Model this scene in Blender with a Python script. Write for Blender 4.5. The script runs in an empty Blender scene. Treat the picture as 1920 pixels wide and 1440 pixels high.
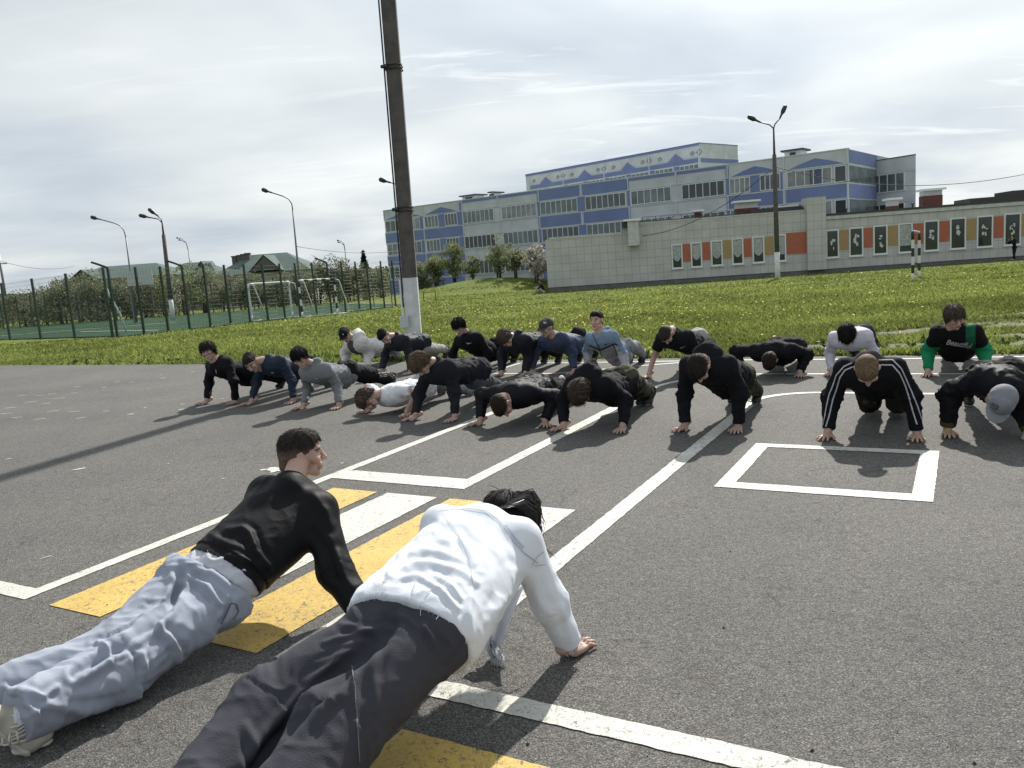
import bpy, math, random
import numpy as np
from mathutils import Vector, Matrix
from mathutils.bvhtree import BVHTree
random.seed(7); RNG = np.random.default_rng(7)
C = bpy.context.scene.collection
scene = bpy.context.scene
# ---------------------------------------------------------------- camera
F, PITCH, ROLL, H = 1538.8, 0.14974, -0.07298, 1.6      # focal length in pixels of a 1920 wide picture
cp, sp, cr, sr = math.cos(PITCH), math.sin(PITCH), math.cos(ROLL), math.sin(ROLL)
right = Vector((cr, sp*sr, cp*sr)); up = Vector((-sr, sp*cr, cp*cr)); fwd = Vector((0, cp, -sp))
cam = bpy.data.cameras.new('camera'); co = bpy.data.objects.new('camera', cam); C.objects.link(co)
M = Matrix((right, up, -fwd)).transposed().to_4x4(); M.translation = (0, 0, H)
co.matrix_world = M
cam.sensor_width = 36.0; cam.lens = 36.0*F/1920; cam.clip_end = 3000; cam.clip_start = 0.05
scene.camera = co
# ---------------------------------------------------------------- world and sun
SUN_AZ, SUN_EL = math.radians(21.5), math.radians(41)     # azimuth clockwise from +Y
w = bpy.data.worlds.new('World'); scene.world = w; w.use_nodes = True
nt = w.node_tree; N = nt.nodes; Lk = nt.links
bg = N['Background']; bg.inputs['Strength'].default_value = 0.1
sky = N.new('ShaderNodeTexSky'); sky.sky_type = 'NISHITA'; sky.sun_disc = False
sky.sun_elevation = SUN_EL; sky.sun_rotation = SUN_AZ; sky.dust_density = 2.0; sky.ozone_density = 1.5
def nd(t, **k):
    n = N.new(t)
    for a, b in k.items(): setattr(n, a, b)
    return n
def mth(op, a, b=None, c=None):
    n = N.new('ShaderNodeMath'); n.operation = op
    for i, v in enumerate((a, b, c)):
        if v is None: continue
        if isinstance(v, (int, float)): n.inputs[i].default_value = v
        else: Lk.new(v, n.inputs[i])
    return n.outputs[0]
tc = nd('ShaderNodeTexCoord'); sx = nd('ShaderNodeSeparateXYZ'); Lk.new(tc.outputs['Generated'], sx.inputs[0])
zz = mth('ADD', mth('MAXIMUM', sx.outputs[2], 0.0), 0.14)
cx = nd('ShaderNodeCombineXYZ'); Lk.new(mth('DIVIDE', sx.outputs[0], zz), cx.inputs[0]); Lk.new(mth('DIVIDE', sx.outputs[1], zz), cx.inputs[1])
def noise(scale, detail, rough, dist, loc=(0, 0, 0), sc=(1, 1, 1), rot=0):
    mp = nd('ShaderNodeMapping'); Lk.new(cx.outputs[0], mp.inputs[0]); mp.inputs['Location'].default_value = loc
    mp.inputs['Scale'].default_value = sc; mp.inputs['Rotation'].default_value = (0, 0, rot)
    n = nd('ShaderNodeTexNoise'); Lk.new(mp.outputs[0], n.inputs[0]); n.inputs['Scale'].default_value = scale
    n.inputs['Detail'].default_value = detail; n.inputs['Roughness'].default_value = rough; n.inputs['Distortion'].default_value = dist
    return n.outputs['Fac']
def ramp(fac, stops):
    r = nd('ShaderNodeValToRGB'); Lk.new(fac, r.inputs[0]); e = r.color_ramp.elements
    while len(e) < len(stops): e.new(0.5)
    for q, (p, c) in zip(e, stops): q.position = p; q.color = (*c, 1)
    return r.outputs[0]
base = ramp(noise(0.62, 4, .5, .3, (3.1, 1.2, 0)), [(.32, (3.6, 4.1, 4.7)), (.45, (4.45, 4.9, 5.3)), (.56, (5.35, 5.7, 5.85)), (.70, (6.4, 6.65, 6.7))])
# brighter towards the veiled sun
dv = nd('ShaderNodeVectorMath', operation='DOT_PRODUCT'); Lk.new(tc.outputs['Generated'], dv.inputs[0])
dv.inputs[1].default_value = (math.sin(SUN_AZ)*math.cos(SUN_EL), math.cos(SUN_AZ)*math.cos(SUN_EL), math.sin(SUN_EL))
glow = mth('POWER', mth('MAXIMUM', dv.outputs['Value'], 0.0), 9.0)
gain = mth('ADD', mth('MULTIPLY', glow, 0.55), 0.78)
sc = nd('ShaderNodeVectorMath', operation='SCALE'); Lk.new(base, sc.inputs[0]); Lk.new(gain, sc.inputs['Scale'])
mx = nd('ShaderNodeMix', data_type='RGBA'); Lk.new(sky.outputs[0], mx.inputs[6]); Lk.new(sc.outputs[0], mx.inputs[7])
cover = ramp(noise(.9, 4, .5, .5, (0.4, 7.3, 0), (1, 1.3, 1), .5), [(.3, (.92,)*3), (.6, (.99,)*3)])
Lk.new(cover, mx.inputs[0])
wisp = ramp(noise(1.9, 8, .62, 1.1, (1.7, 2.9, 0), (.55, 2.2, 1), -.35), [(.56, (0,)*3), (.74, (1,)*3)])
wm = nd('ShaderNodeMix', data_type='RGBA'); Lk.new(mx.outputs[2], wm.inputs[6]); wm.inputs[7].default_value = (7.6, 7.7, 7.7, 1)
Lk.new(mth('MULTIPLY', mth('MULTIPLY', wisp, mth('ADD', mth('MULTIPLY', glow, 2.0), .08)), 1.0), wm.inputs[0])
Lk.new(wm.outputs[2], bg.inputs['Color'])
sun = bpy.data.lights.new('sun', 'SUN'); sun.energy = 3.8; sun.angle = math.radians(0.9); sun.color = (1.0, .955, .88)
so = bpy.data.objects.new('sun', sun); C.objects.link(so)
so.rotation_euler = (math.radians(90)-SUN_EL, 0, math.pi-SUN_AZ)
v = scene.view_settings; v.view_transform = 'Standard'; v.look = 'None'; v.exposure = 0.85; v.gamma = 1.0
# ---------------------------------------------------------------- pixel -> place helpers
def ray(px, py):
    x = (px-960)/F; y = -(py-720)/F
    x2 = cr*x-sr*y; y2 = sr*x+cr*y
    return np.array((x2, cp+sp*y2, -sp+cp*y2))
EYE = np.array((0, 0, H))
def at(px, py, Y):
    r = ray(px, py); return EYE+r*(Y/r[1])
def gnd(px, py, z=0.0):
    r = ray(px, py); return EYE+r*((z-H)/r[2])
def projpx(P):
    P = np.asarray(P, float)-EYE
    d = P[..., 1]*cp-P[..., 2]*sp; y2 = P[..., 1]*sp+P[..., 2]*cp; x2 = P[..., 0]
    return np.stack([960+F*(cr*x2+sr*y2)/d, 720-F*(-sr*x2+cr*y2)/d], -1)
TH = 1.0600
E1 = np.array((math.cos(TH), math.sin(TH))); E2 = np.array((math.sin(TH), -math.cos(TH)))
def uv(u, v, z=0.0):
    p = E1*u+E2*v; return (p[0], p[1], z)
def terrain(x, y):
    x = np.asarray(x, float); y = np.asarray(y, float)
    z = -0.0225*np.clip(y-14, 0, 110)
    z = z+1.5*np.exp(-((x+1.5)/8.5)**2-((y-77)/6.5)**2)
    return z
# ---------------------------------------------------------------- object helpers
def tag(o, label=None, cat=None, group=None, kind=None):
    if label: o['label'] = label
    if cat: o['category'] = cat
    if group: o['group'] = group
    if kind: o['kind'] = kind
    return o
def link(name, me, mats=None, parent=None, smooth=False):
    o = bpy.data.objects.new(name, me); C.objects.link(o)
    if mats is not None:
        for m in (mats if isinstance(mats, (list, tuple)) else [mats]): me.materials.append(m)
    if parent is not None:
        o.parent = parent
        o.matrix_parent_inverse = Matrix.Translation(parent.location).inverted() if parent.location.length else Matrix.Identity(4)
    if smooth: me.polygons.foreach_set('use_smooth', [True]*len(me.polygons))
    return o
def npmesh(name, V, Fq, mats=None, parent=None, smooth=True, col=None, mi=None):
    """V (n,3), Fq (m,k) array"""
    me = bpy.data.meshes.new(name); V = np.ascontiguousarray(V, np.float32); Fq = np.ascontiguousarray(Fq, np.int32)
    m, k = Fq.shape
    me.vertices.add(len(V)); me.vertices.foreach_set('co', V.ravel())
    me.loops.add(m*k); me.loops.foreach_set('vertex_index', Fq.ravel())
    me.polygons.add(m); me.polygons.foreach_set('loop_start', np.arange(0, m*k, k, dtype=np.int32))
    me.polygons.foreach_set('loop_total', np.full(m, k, np.int32))
    if mi is not None: me.polygons.foreach_set('material_index', np.asarray(mi, np.int32))
    me.update(calc_edges=True)
    if col is not None:
        a = me.color_attributes.new('col', 'FLOAT_COLOR', 'POINT')
        c4 = np.ones((len(V), 4), np.float32); c4[:, :3] = col; a.data.foreach_set('color', c4.ravel())
    if smooth: me.polygons.foreach_set('use_smooth', np.ones(m, bool))
    return link(name, me, mats, parent)
def empty(name, loc, parent=None):
    o = bpy.data.objects.new(name, None); o.location = loc; C.objects.link(o); o.empty_display_size = .3
    return o
class MB:
    def __init__(s): s.v = []; s.f = []; s.m = []
    def face(s, pts, m=0):
        n = len(s.v); s.v += [tuple(p) for p in pts]; s.f.append(tuple(range(n, n+len(pts)))); s.m.append(m); return s
    def hexa(s, p, m=0):
        n = len(s.v); s.v += [tuple(q) for q in p]
        for f in ((0, 3, 2, 1), (4, 5, 6, 7), (0, 1, 5, 4), (1, 2, 6, 5), (2, 3, 7, 6), (3, 0, 4, 7)):
            s.f.append(tuple(n+i for i in f)); s.m.append(m)
        return s
    def box(s, x0, x1, y0, y1, z0, z1, m=0):
        return s.hexa([(x0, y0, z0), (x1, y0, z0), (x1, y1, z0), (x0, y1, z0), (x0, y0, z1), (x1, y0, z1), (x1, y1, z1), (x0, y1, z1)], m)
    def tube(s, pts, rad, k=8, m=0, cap=True):
        pts = [np.array(p, float) for p in pts]; n = len(pts)
        if not hasattr(rad, '__len__'): rad = [rad]*n
        ref = None; rings = []
        for i in range(n):
            d = pts[min(i+1, n-1)]-pts[max(i-1, 0)]; d = d/(np.linalg.norm(d)+1e-12)
            if ref is None: ref = np.array((1., 0, 0)) if abs(d[0]) < .8 else np.array((0, 1., 0))
            a = ref-d*(ref@d); a /= np.linalg.norm(a)+1e-12; ref = a; b = np.cross(d, a)
            b0 = len(s.v)
            for j in range(k):
                t = 2*math.pi*j/k; s.v.append(tuple(pts[i]+rad[i]*(math.cos(t)*a+math.sin(t)*b)))
            rings.append(b0)
        for i in range(n-1):
            for j in range(k):
                s.f.append((rings[i]+j, rings[i]+(j+1) % k, rings[i+1]+(j+1) % k, rings[i+1]+j)); s.m.append(m)
        if cap:
            s.f.append(tuple(rings[0]+j for j in range(k))[::-1]); s.m.append(m)
            s.f.append(tuple(rings[-1]+j for j in range(k))); s.m.append(m)
        return s
    def build(s, name, mats, parent=None, smooth=False):
        me = bpy.data.meshes.new(name); me.from_pydata(s.v, [], s.f); me.update()
        me.polygons.foreach_set('material_index', s.m)
        return link(name, me, mats, parent, smooth)
# ---------------------------------------------------------------- materials
def mat(name, col=(.5, .5, .5), rough=.7, metal=0, var=0.0, vscale=3.0, bump=0.0, bscale=60.0, attr=False, crease=0.0, sheen=0.0, trans=0.0, spec=None, detail=4):
    m = bpy.data.materials.new(name); m.use_nodes = True; t = m.node_tree; n = t.nodes; l = t.links
    b = n['Principled BSDF']; b.inputs['Roughness'].default_value = rough; b.inputs['Metallic'].default_value = metal
    if spec is not None: b.inputs['Specular IOR Level'].default_value = spec
    src = None
    if attr:
        a = n.new('ShaderNodeVertexColor'); a.layer_name = 'col'; src = a.outputs[0]
    tcn = n.new('ShaderNodeTexCoord')
    if var > 0:
        no = n.new('ShaderNodeTexNoise'); no.inputs['Scale'].default_value = vscale; no.inputs['Detail'].default_value = detail
        l.new(tcn.outputs['Object'], no.inputs[0])
        mr = n.new('ShaderNodeMapRange'); mr.inputs[1].default_value = .3; mr.inputs[2].default_value = .7
        mr.inputs[3].default_value = 1-var; mr.inputs[4].default_value = 1+var; l.new(no.outputs[0], mr.inputs[0])
        vm = n.new('ShaderNodeVectorMath'); vm.operation = 'SCALE'; l.new(mr.outputs[0], vm.inputs['Scale'])
        if src: l.new(src, vm.inputs[0])
        else: vm.inputs[0].default_value = col
        src = vm.outputs[0]
    if src: l.new(src, b.inputs['Base Color'])
    else: b.inputs['Base Color'].default_value = (*col, 1)
    if bump > 0:
        n2 = n.new('ShaderNodeTexNoise'); n2.inputs['Scale'].default_value = bscale; n2.inputs['Detail'].default_value = 3
        l.new(tcn.outputs['Object'], n2.inputs[0]); bp = n.new('ShaderNodeBump'); bp.inputs['Strength'].default_value = bump
        bp.inputs['Distance'].default_value = .01; l.new(n2.outputs[0], bp.inputs['Height']); l.new(bp.outputs[0], b.inputs['Normal'])
        if crease > 0:
            n3 = n.new('ShaderNodeTexNoise'); n3.noise_type = 'RIDGED_MULTIFRACTAL'; n3.inputs['Scale'].default_value = 6.5; n3.inputs['Detail'].default_value = 2.5; n3.inputs['Distortion'].default_value = .7
            l.new(tcn.outputs['Object'], n3.inputs[0]); b3 = n.new('ShaderNodeBump'); b3.inputs['Strength'].default_value = crease; b3.inputs['Distance'].default_value = .03
            l.new(n3.outputs[0], b3.inputs['Height']); l.new(b3.outputs[0], bp.inputs['Normal'])
    if sheen > 0:
        b.inputs['Sheen Weight'].default_value = sheen; b.inputs['Sheen Roughness'].default_value = .5
    if trans > 0:
        tr = n.new('ShaderNodeBsdfTranslucent'); ms = n.new('ShaderNodeMixShader'); ms.inputs[0].default_value = trans
        if src: l.new(src, tr.inputs[0])
        else: tr.inputs[0].default_value = (*col, 1)
        l.new(b.outputs[0], ms.inputs[1]); l.new(tr.outputs[0], ms.inputs[2]); l.new(ms.outputs[0], n['Material Output'].inputs[0])
    return m
# ================================================================ GROUND
def asphalt_mat():
    m = mat('asphalt', (.085, .08, .076), .85); t = m.node_tree; n = t.nodes; l = t.links; b = n['Principled BSDF']
    tcn = n.new('ShaderNodeTexCoord')
    def nz(s, d, r=.6, kind='ShaderNodeTexNoise'):
        q = n.new(kind); q.inputs['Scale'].default_value = s; l.new(tcn.outputs['Object'], q.inputs[0])
        if kind == 'ShaderNodeTexNoise': q.inputs['Detail'].default_value = d; q.inputs['Roughness'].default_value = r
        return q
    def rp(fac, st):
        r = n.new('ShaderNodeValToRGB'); l.new(fac, r.inputs[0]); e = r.color_ramp.elements
        while len(e) < len(st): e.new(.5)
        for q, (p, c) in zip(e, st): q.position = p; q.color = (*c, 1)
        return r.outputs[0]
    def mul(a, c, f=1.0):
        x = n.new('ShaderNodeMix'); x.data_type = 'RGBA'; x.blend_type = 'MULTIPLY'; x.inputs[0].default_value = f
        l.new(a, x.inputs[6]); l.new(c, x.inputs[7]); return x.outputs[2]
    vo = nz(165, 0, kind='ShaderNodeTexVoronoi'); sepc = n.new('ShaderNodeSeparateColor'); l.new(vo.outputs['Color'], sepc.inputs[0])
    grain = rp(sepc.outputs[0], [(0, (.100, .096, .092)), (.4, (.138, .133, .127)), (.86, (.188, .181, .173)), (.98, (.235, .227, .218)), (1, (.33, .32, .31))])
    gap = rp(vo.outputs['Distance'], [(.25, (1, 1, 1)), (.7, (.38, .38, .38))])
    big = rp(nz(.55, 5).outputs[0], [(.28, (.80, .80, .80)), (.5, (1., 1., .99)), (.72, (1.2, 1.18, 1.15))])
    mid = rp(nz(22, 6, .8).outputs[0], [(.3, (.70, .69, .69)), (.7, (1.28, 1.27, 1.25))])
    ck = nz(.9, 5, .55); ck.inputs['Distortion'].default_value = .5
    k1 = n.new('ShaderNodeMath'); k1.operation = 'SUBTRACT'; l.new(ck.outputs[0], k1.inputs[0]); k1.inputs[1].default_value = .56
    k2 = n.new('ShaderNodeMath'); k2.operation = 'ABSOLUTE'; l.new(k1.outputs[0], k2.inputs[0])
    crack = rp(k2.outputs[0], [(.0, (.62, .62, .62)), (.0016, (1, 1, 1))])
    st = nz(2.6, 7, .7); stain = rp(st.outputs[0], [(.33, (.80, .79, .78)), (.42, (1, 1, 1)), (.66, (1, 1, 1)), (.74, (1.14, 1.13, 1.11))])
    col = mul(mul(mul(mul(mul(grain, gap), big), mid), crack), stain); l.new(col, b.inputs['Base Color'])
    h1 = nz(60, 4, .7); bp = n.new('ShaderNodeBump'); bp.inputs['Strength'].default_value = .8; bp.inputs['Distance'].default_value = .006
    l.new(h1.outputs[0], bp.inputs['Height'])
    bp2 = n.new('ShaderNodeBump'); bp2.inputs['Strength'].default_value = .7; bp2.inputs['Distance'].default_value = .004; bp2.invert = True
    l.new(vo.outputs['Distance'], bp2.inputs['Height']); l.new(bp.outputs[0], bp2.inputs['Normal']); l.new(bp2.outputs[0], b.inputs['Normal'])
    b.inputs['Specular IOR Level'].default_value = .35
    return m
def paint_mat(name, c, worn=.5):
    m = mat(name, c, .7); t = m.node_tree; n = t.nodes; l = t.links; b = n['Principled BSDF']
    tcn = n.new('ShaderNodeTexCoord')
    a = n.new('ShaderNodeTexVoronoi'); a.inputs['Scale'].default_value = 42; a.feature = 'DISTANCE_TO_EDGE'; l.new(tcn.outputs['Object'], a.inputs[0])
    q = n.new('ShaderNodeTexNoise'); q.inputs['Scale'].default_value = 34; q.inputs['Detail'].default_value = 6; q.inputs['Roughness'].default_value = .7; q.inputs['Distortion'].default_value = .8
    l.new(tcn.outputs['Object'], q.inputs[0])
    q2 = n.new('ShaderNodeTexNoise'); q2.inputs['Scale'].default_value = 2.2; q2.inputs['Detail'].default_value = 3; l.new(tcn.outputs['Object'], q2.inputs[0])
    s = n.new('ShaderNodeMath'); s.operation = 'MULTIPLY_ADD'; l.new(q2.outputs[0], s.inputs[0]); s.inputs[1].default_value = .22; l.new(q.outputs[0], s.inputs[2])
    r = n.new('ShaderNodeValToRGB'); l.new(s.outputs[0], r.inputs[0]); e = r.color_ramp.elements
    e[0].position = .45+.05*worn; e[0].color = (.10, .095, .09, 1); e[1].position = .50+.05*worn; e[1].color = (*c, 1)
    wv = n.new('ShaderNodeTexNoise'); wv.inputs['Scale'].default_value = 14; wv.inputs['Detail'].default_value = 3; l.new(tcn.outputs['Object'], wv.inputs[0])
    va = n.new('ShaderNodeVectorMath'); va.operation = 'SCALE'; l.new(wv.outputs['Color'], va.inputs[0]); va.inputs['Scale'].default_value = .035
    vb_ = n.new('ShaderNodeVectorMath'); vb_.operation = 'ADD'; l.new(tcn.outputs['Object'], vb_.inputs[0]); l.new(va.outputs[0], vb_.inputs[1]); l.new(vb_.outputs[0], a.inputs[0]); a.inputs['Scale'].default_value = 26
    cn = n.new('ShaderNodeTexNoise'); cn.inputs['Scale'].default_value = 30; cn.inputs['Detail'].default_value = 4; cn.inputs['Distortion'].default_value = .6; l.new(tcn.outputs['Object'], cn.inputs[0])
    c1 = n.new('ShaderNodeMath'); c1.operation = 'SUBTRACT'; l.new(cn.outputs[0], c1.inputs[0]); c1.inputs[1].default_value = .5
    c2 = n.new('ShaderNodeMath'); c2.operation = 'ABSOLUTE'; l.new(c1.outputs[0], c2.inputs[0])
    crk = n.new('ShaderNodeMapRange'); crk.inputs[1].default_value = .004; crk.inputs[2].default_value = .022; l.new(c2.outputs[0], crk.inputs[0])
    msk = n.new('ShaderNodeMapRange'); msk.inputs[1].default_value = .48; msk.inputs[2].default_value = .60; l.new(q.outputs[0], msk.inputs[0])
    mxk = n.new('ShaderNodeMath'); mxk.operation = 'MAXIMUM'; l.new(crk.outputs[0], mxk.inputs[0]); l.new(msk.outputs[0], mxk.inputs[1])
    cm = n.new('ShaderNodeMix'); cm.data_type = 'RGBA'; cm.inputs[6].default_value = (c[0]*.38, c[1]*.38, c[2]*.38, 1); l.new(mxk.outputs[0], cm.inputs[0]); l.new(r.outputs[0], cm.inputs[7])
    mr = n.new('ShaderNodeMix'); mr.data_type = 'RGBA'; mr.blend_type = 'MULTIPLY'; mr.inputs[0].default_value = .55
    q3 = n.new('ShaderNodeTexNoise'); q3.inputs['Scale'].default_value = 5; q3.inputs['Detail'].default_value = 5; l.new(tcn.outputs['Object'], q3.inputs[0])
    r3 = n.new('ShaderNodeValToRGB'); l.new(q3.outputs[0], r3.inputs[0]); r3.color_ramp.elements[0].position = .3; r3.color_ramp.elements[0].color = (.72, .72, .72, 1); r3.color_ramp.elements[1].position = .6
    l.new(cm.outputs[2], mr.inputs[6]); l.new(r3.outputs[0], mr.inputs[7]); l.new(mr.outputs[2], b.inputs['Base Color'])
    bp = n.new('ShaderNodeBump'); bp.inputs['Strength'].default_value = .7; bp.inputs['Distance'].default_value = .004
    l.new(q.outputs[0], bp.inputs['Height']); l.new(bp.outputs[0], b.inputs['Normal'])
    return m
M_ASP = asphalt_mat(); M_WHITE = paint_mat('white_road_paint', (.52, .515, .465)); M_YEL = paint_mat('yellow_road_paint', (.52, .355, .085), .45)
def meadow_mat():
    m = mat('meadow', (.07, .1, .03), .95); t = m.node_tree; n = t.nodes; l = t.links; b = n['Principled BSDF']
    a = n.new('ShaderNodeVertexColor'); a.layer_name = 'col'; tcn = n.new('ShaderNodeTexCoord')
    no = n.new('ShaderNodeTexNoise'); no.inputs['Scale'].default_value = 5; no.inputs['Detail'].default_value = 8; no.inputs['Roughness'].default_value = .75; l.new(tcn.outputs['Object'], no.inputs[0])
    r = n.new('ShaderNodeValToRGB'); l.new(no.outputs[0], r.inputs[0]); r.color_ramp.elements[0].position = .3; r.color_ramp.elements[0].color = (.45, .5, .45, 1); r.color_ramp.elements[1].position = .7; r.color_ramp.elements[1].color = (1.35, 1.3, 1.3, 1)
    x = n.new('ShaderNodeMix'); x.data_type = 'RGBA'; x.blend_type = 'MULTIPLY'; x.inputs[0].default_value = 1; l.new(a.outputs[0], x.inputs[6]); l.new(r.outputs[0], x.inputs[7]); l.new(x.outputs[2], b.inputs['Base Color'])
    bp = n.new('ShaderNodeBump'); bp.inputs['Strength'].default_value = .6; bp.inputs['Distance'].default_value = .08; l.new(no.outputs[0], bp.inputs['Height']); l.new(bp.outputs[0], b.inputs['Normal'])
    b.inputs['Specular IOR Level'].default_value = .1
    return m
# numpy value noise
_T = np.random.default_rng(3).random((64, 64, 64)).astype(np.float32)*2-1
def vn(P):
    P = np.asarray(P, np.float32); i = np.floor(P).astype(np.int32); f = P-i; f = f*f*(3-2*f); i &= 63; j = (i+1) & 63
    x0, y0, z0 = i[..., 0], i[..., 1], i[..., 2]; x1, y1, z1 = j[..., 0], j[..., 1], j[..., 2]
    fx, fy, fz = f[..., 0], f[..., 1], f[..., 2]
    a = _T[x0, y0, z0]*(1-fx)+_T[x1, y0, z0]*fx; b = _T[x0, y1, z0]*(1-fx)+_T[x1, y1, z0]*fx
    c = _T[x0, y0, z1]*(1-fx)+_T[x1, y0, z1]*fx; d = _T[x0, y1, z1]*(1-fx)+_T[x1, y1, z1]*fx
    return (a*(1-fy)+b*fy)*(1-fz)+(c*(1-fy)+d*fy)*fz
def fbm(P, o=3):
    P = np.asarray(P, np.float32); s = 0; a = 1; t = 0
    for k in range(o): s = s+a*vn(P*2**k+k*7.3); t += a; a *= .5
    return s/t
def lotedge(v):   # u of the asphalt edge
    return np.interp(v, [-60, -20, -13, -7, -2.7, .6, 12, 40], [10.9, 11.12, 11.17, 11.49, 11.67, 11.8, 12.2, 13])
def dirtmask(x, y):
    """bare gravel patches and the footpath by the low building"""
    x = np.asarray(x); y = np.asarray(y); nz = 1.5*fbm(np.stack([x*1.1, y*2.2, 0*x], -1), 5)
    d = np.zeros_like(x, dtype=float)
    for (cx0, cy0, a, b, r) in ((7.6, 10.3, 1.5, .5, -.5), (8.6, 10.9, 1.6, .45, -.5), (6.2, 10.9, 1.3, .35, -.5), (5.0, 11.9, 1.2, .3, -.5), (8.3, 13.0, 2.6, .55, -.15), (9.6, 14.4, 1.6, .35, -.15), (6.1, 12.9, 1.3, .4, -.1), (11.5, 14.2, 2.5, .6, -.2)):
        X = (x-cx0)*math.cos(r)+(y-cy0)*math.sin(r); Y = -(x-cx0)*math.sin(r)+(y-cy0)*math.cos(r)
        d = np.maximum(d, np.clip(1.1-.75*((X/a)**2+(Y/b)**2)+nz*1.1, 0, 1))
    pl = A0[1]+(x-A0[0])*DD[1]/DD[0]      # wall line
    off = pl-y
    d = np.maximum(d, np.clip(1.2-np.abs(off-5.2-.02*(x-18)**1)/(.8+.05*np.clip(x-18, 0, 30))+nz*.4, 0, 1)*(x > 8))
    return d
A0 = np.array((3.386, 65.0, -1.0)); DD = np.array((.98914, -.14694)); NN = np.array((DD[1], -DD[0]))
xs = np.concatenate([np.arange(-120, -30, 3.), np.arange(-30, 45, .35), np.arange(45, 160, 3.)]); ys = np.concatenate([np.arange(-30, 8, 1.), np.arange(8, 30, .25), np.arange(30, 80, .6), np.arange(80, 140, 3.)])
xs = np.concatenate([[-2500, -1200, -500, -250], xs, [250, 500, 1200, 2500]]); ys = np.concatenate([[-2500, -500, -100], ys, [170, 250, 500, 1200, 2500]])
X, Y = np.meshgrid(xs, ys); Z = terrain(X, Y)
U = X*E1[0]+Y*E1[1]; Vv = X*E2[0]+Y*E2[1]
Z = Z-.05*(U < lotedge(Vv)+.0)+.025*fbm(np.stack([X, Y, X*0], -1)*.9, 3)*(U > lotedge(Vv)+.3)
d = dirtmask(X, Y); g = fbm(np.stack([X*.25, Y*.25, X*0+3], -1), 4)
colg = np.stack([.12+.04*g, .15+.035*g, .035+.01*g], -1); cold = np.array((.19, .18, .155))
far = np.clip((Y-110)/60, 0, 1)[..., None]
col = colg*(1-d[..., None])+cold*d[..., None]; col = col*(1-far)+np.array((.05, .07, .03))*far
ny, nx = X.shape; idx = np.arange(nx*ny).reshape(ny, nx)
Fq = np.stack([idx[:-1, :-1], idx[:-1, 1:], idx[1:, 1:], idx[1:, :-1]], -1).reshape(-1, 4)
M_MEADOW = meadow_mat()
ter = npmesh('ground', np.stack([X, Y, Z], -1).reshape(-1, 3), Fq, M_MEADOW, col=col.reshape(-1, 3)); tag(ter, kind='structure')
# asphalt lot : polygon in the u,v frame
vs = np.concatenate([np.arange(-60, -22, 4.), np.arange(-22, 14, .12), np.arange(14, 40, 3.)])
top = [uv(lotedge(v)+.035*vn(np.array((v*2.3, 1, 1)))+.02*vn(np.array((v*9., 4, 1))), v, 0) for v in vs]
mb = MB()
for i in range(len(vs)-1): mb.face([uv(-40, vs[i], 0), uv(-40, vs[i+1], 0), top[i+1], top[i]][::-1])
for i in range(len(vs)-1): mb.face([top[i], top[i+1], (top[i+1][0], top[i+1][1], -.12), (top[i][0], top[i][1], -.12)])
tag(mb.build('asphalt_lot', M_ASP), kind='structure')
# painted markings
def rectuv(mb, u0, u1, v0, v1, z=.004):
    nu = max(1, int((u1-u0)/.03)) if (u1-u0) > (v1-v0) else 1
    nv = max(1, int((v1-v0)/.03)) if nu == 1 else 1
    j = lambda a, b, s: .0035*float(vn(np.array((a*37., b*37., s))))
    if nu > 1:
        for i in range(nu):
            a = u0+(u1-u0)*i/nu; b = u0+(u1-u0)*(i+1)/nu
            mb.face([uv(a, v0+j(a, v0, 1), z), uv(a, v1+j(a, v1, 2), z), uv(b, v1+j(b, v1, 2), z), uv(b, v0+j(b, v0, 1), z)])
    else:
        for i in range(nv):
            a = v0+(v1-v0)*i/nv; b = v0+(v1-v0)*(i+1)/nv
            mb.face([uv(u0+j(u0, a, 3), a, z), uv(u0+j(u0, b, 3), b, z), uv(u1+j(u1, b, 4), b, z), uv(u1+j(u1, a, 4), a, z)])
def poly(mb, pts, w, z=.004):
    p = [np.array(q, float) for q in pts]
    L = []; R = []
    for i in range(len(p)):
        t = p[min(i+1, len(p)-1)]-p[max(i-1, 0)]; t /= np.linalg.norm(t); nn = np.array((-t[1], t[0])); L.append(p[i]+nn*w/2); R.append(p[i]-nn*w/2)
    for i in range(len(p)-1): mb.face([uv(*L[i], z), uv(*L[i+1], z), uv(*R[i+1], z), uv(*R[i], z)])
wl = MB()
rectuv(wl, 2.34, 9.9, -4.47, -4.375); rectuv(wl, 4.79, 5.03, -4.375, -3.26); rectuv(wl, 4.79, 9.0, -3.26, -3.14)
rectuv(wl, 2.44, 8.35, -1.945, -1.83); rectuv(wl, 2.325, 2.44, -1.945, 2.2); rectuv(wl, 2.34, 2.46, -9, -4.47)
def arc(cu, cv, r, a0, a1, n=14): return [(cu+r*math.sin(a0+(a1-a0)*i/n), cv-r*math.cos(a0+(a1-a0)*i/n)) for i in range(n+1)]
poly(wl, arc(9.0, -2.05, 1.15, 0, math.pi/2)+[(10.17, -1), (10.25, 1.5), (10.4, 8)], .075)
poly(wl, arc(8.3, -1.28, .61, 0, math.pi/2)+[(8.92, -.5), (8.97, 1.8), (9.1, 8)], .085)
poly(wl, [(9.4, -6.1), (11.15, -6.08), (11.17, -5.24), (11.38, -2.7), (11.42, -.7), (11.56, .6), (11.75, 3), (11.95, 8)], .07)
poly(wl, [(10.1, -5.95), (10.12, -5.04), (10.35, -4.65), (10.77, -4.12), (11.1, -3.6), (11.36, -3.0)], .07)
rectuv(wl, 5.28, 5.42, -1.47, -.16); rectuv(wl, 6.45, 6.56, -1.47, -.16); rectuv(wl, 5.42, 6.45, -1.47, -1.355); rectuv(wl, 5.42, 6.45, -.28, -.16)
tag(wl.build('court_lines', M_WHITE), kind='structure')
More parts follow.
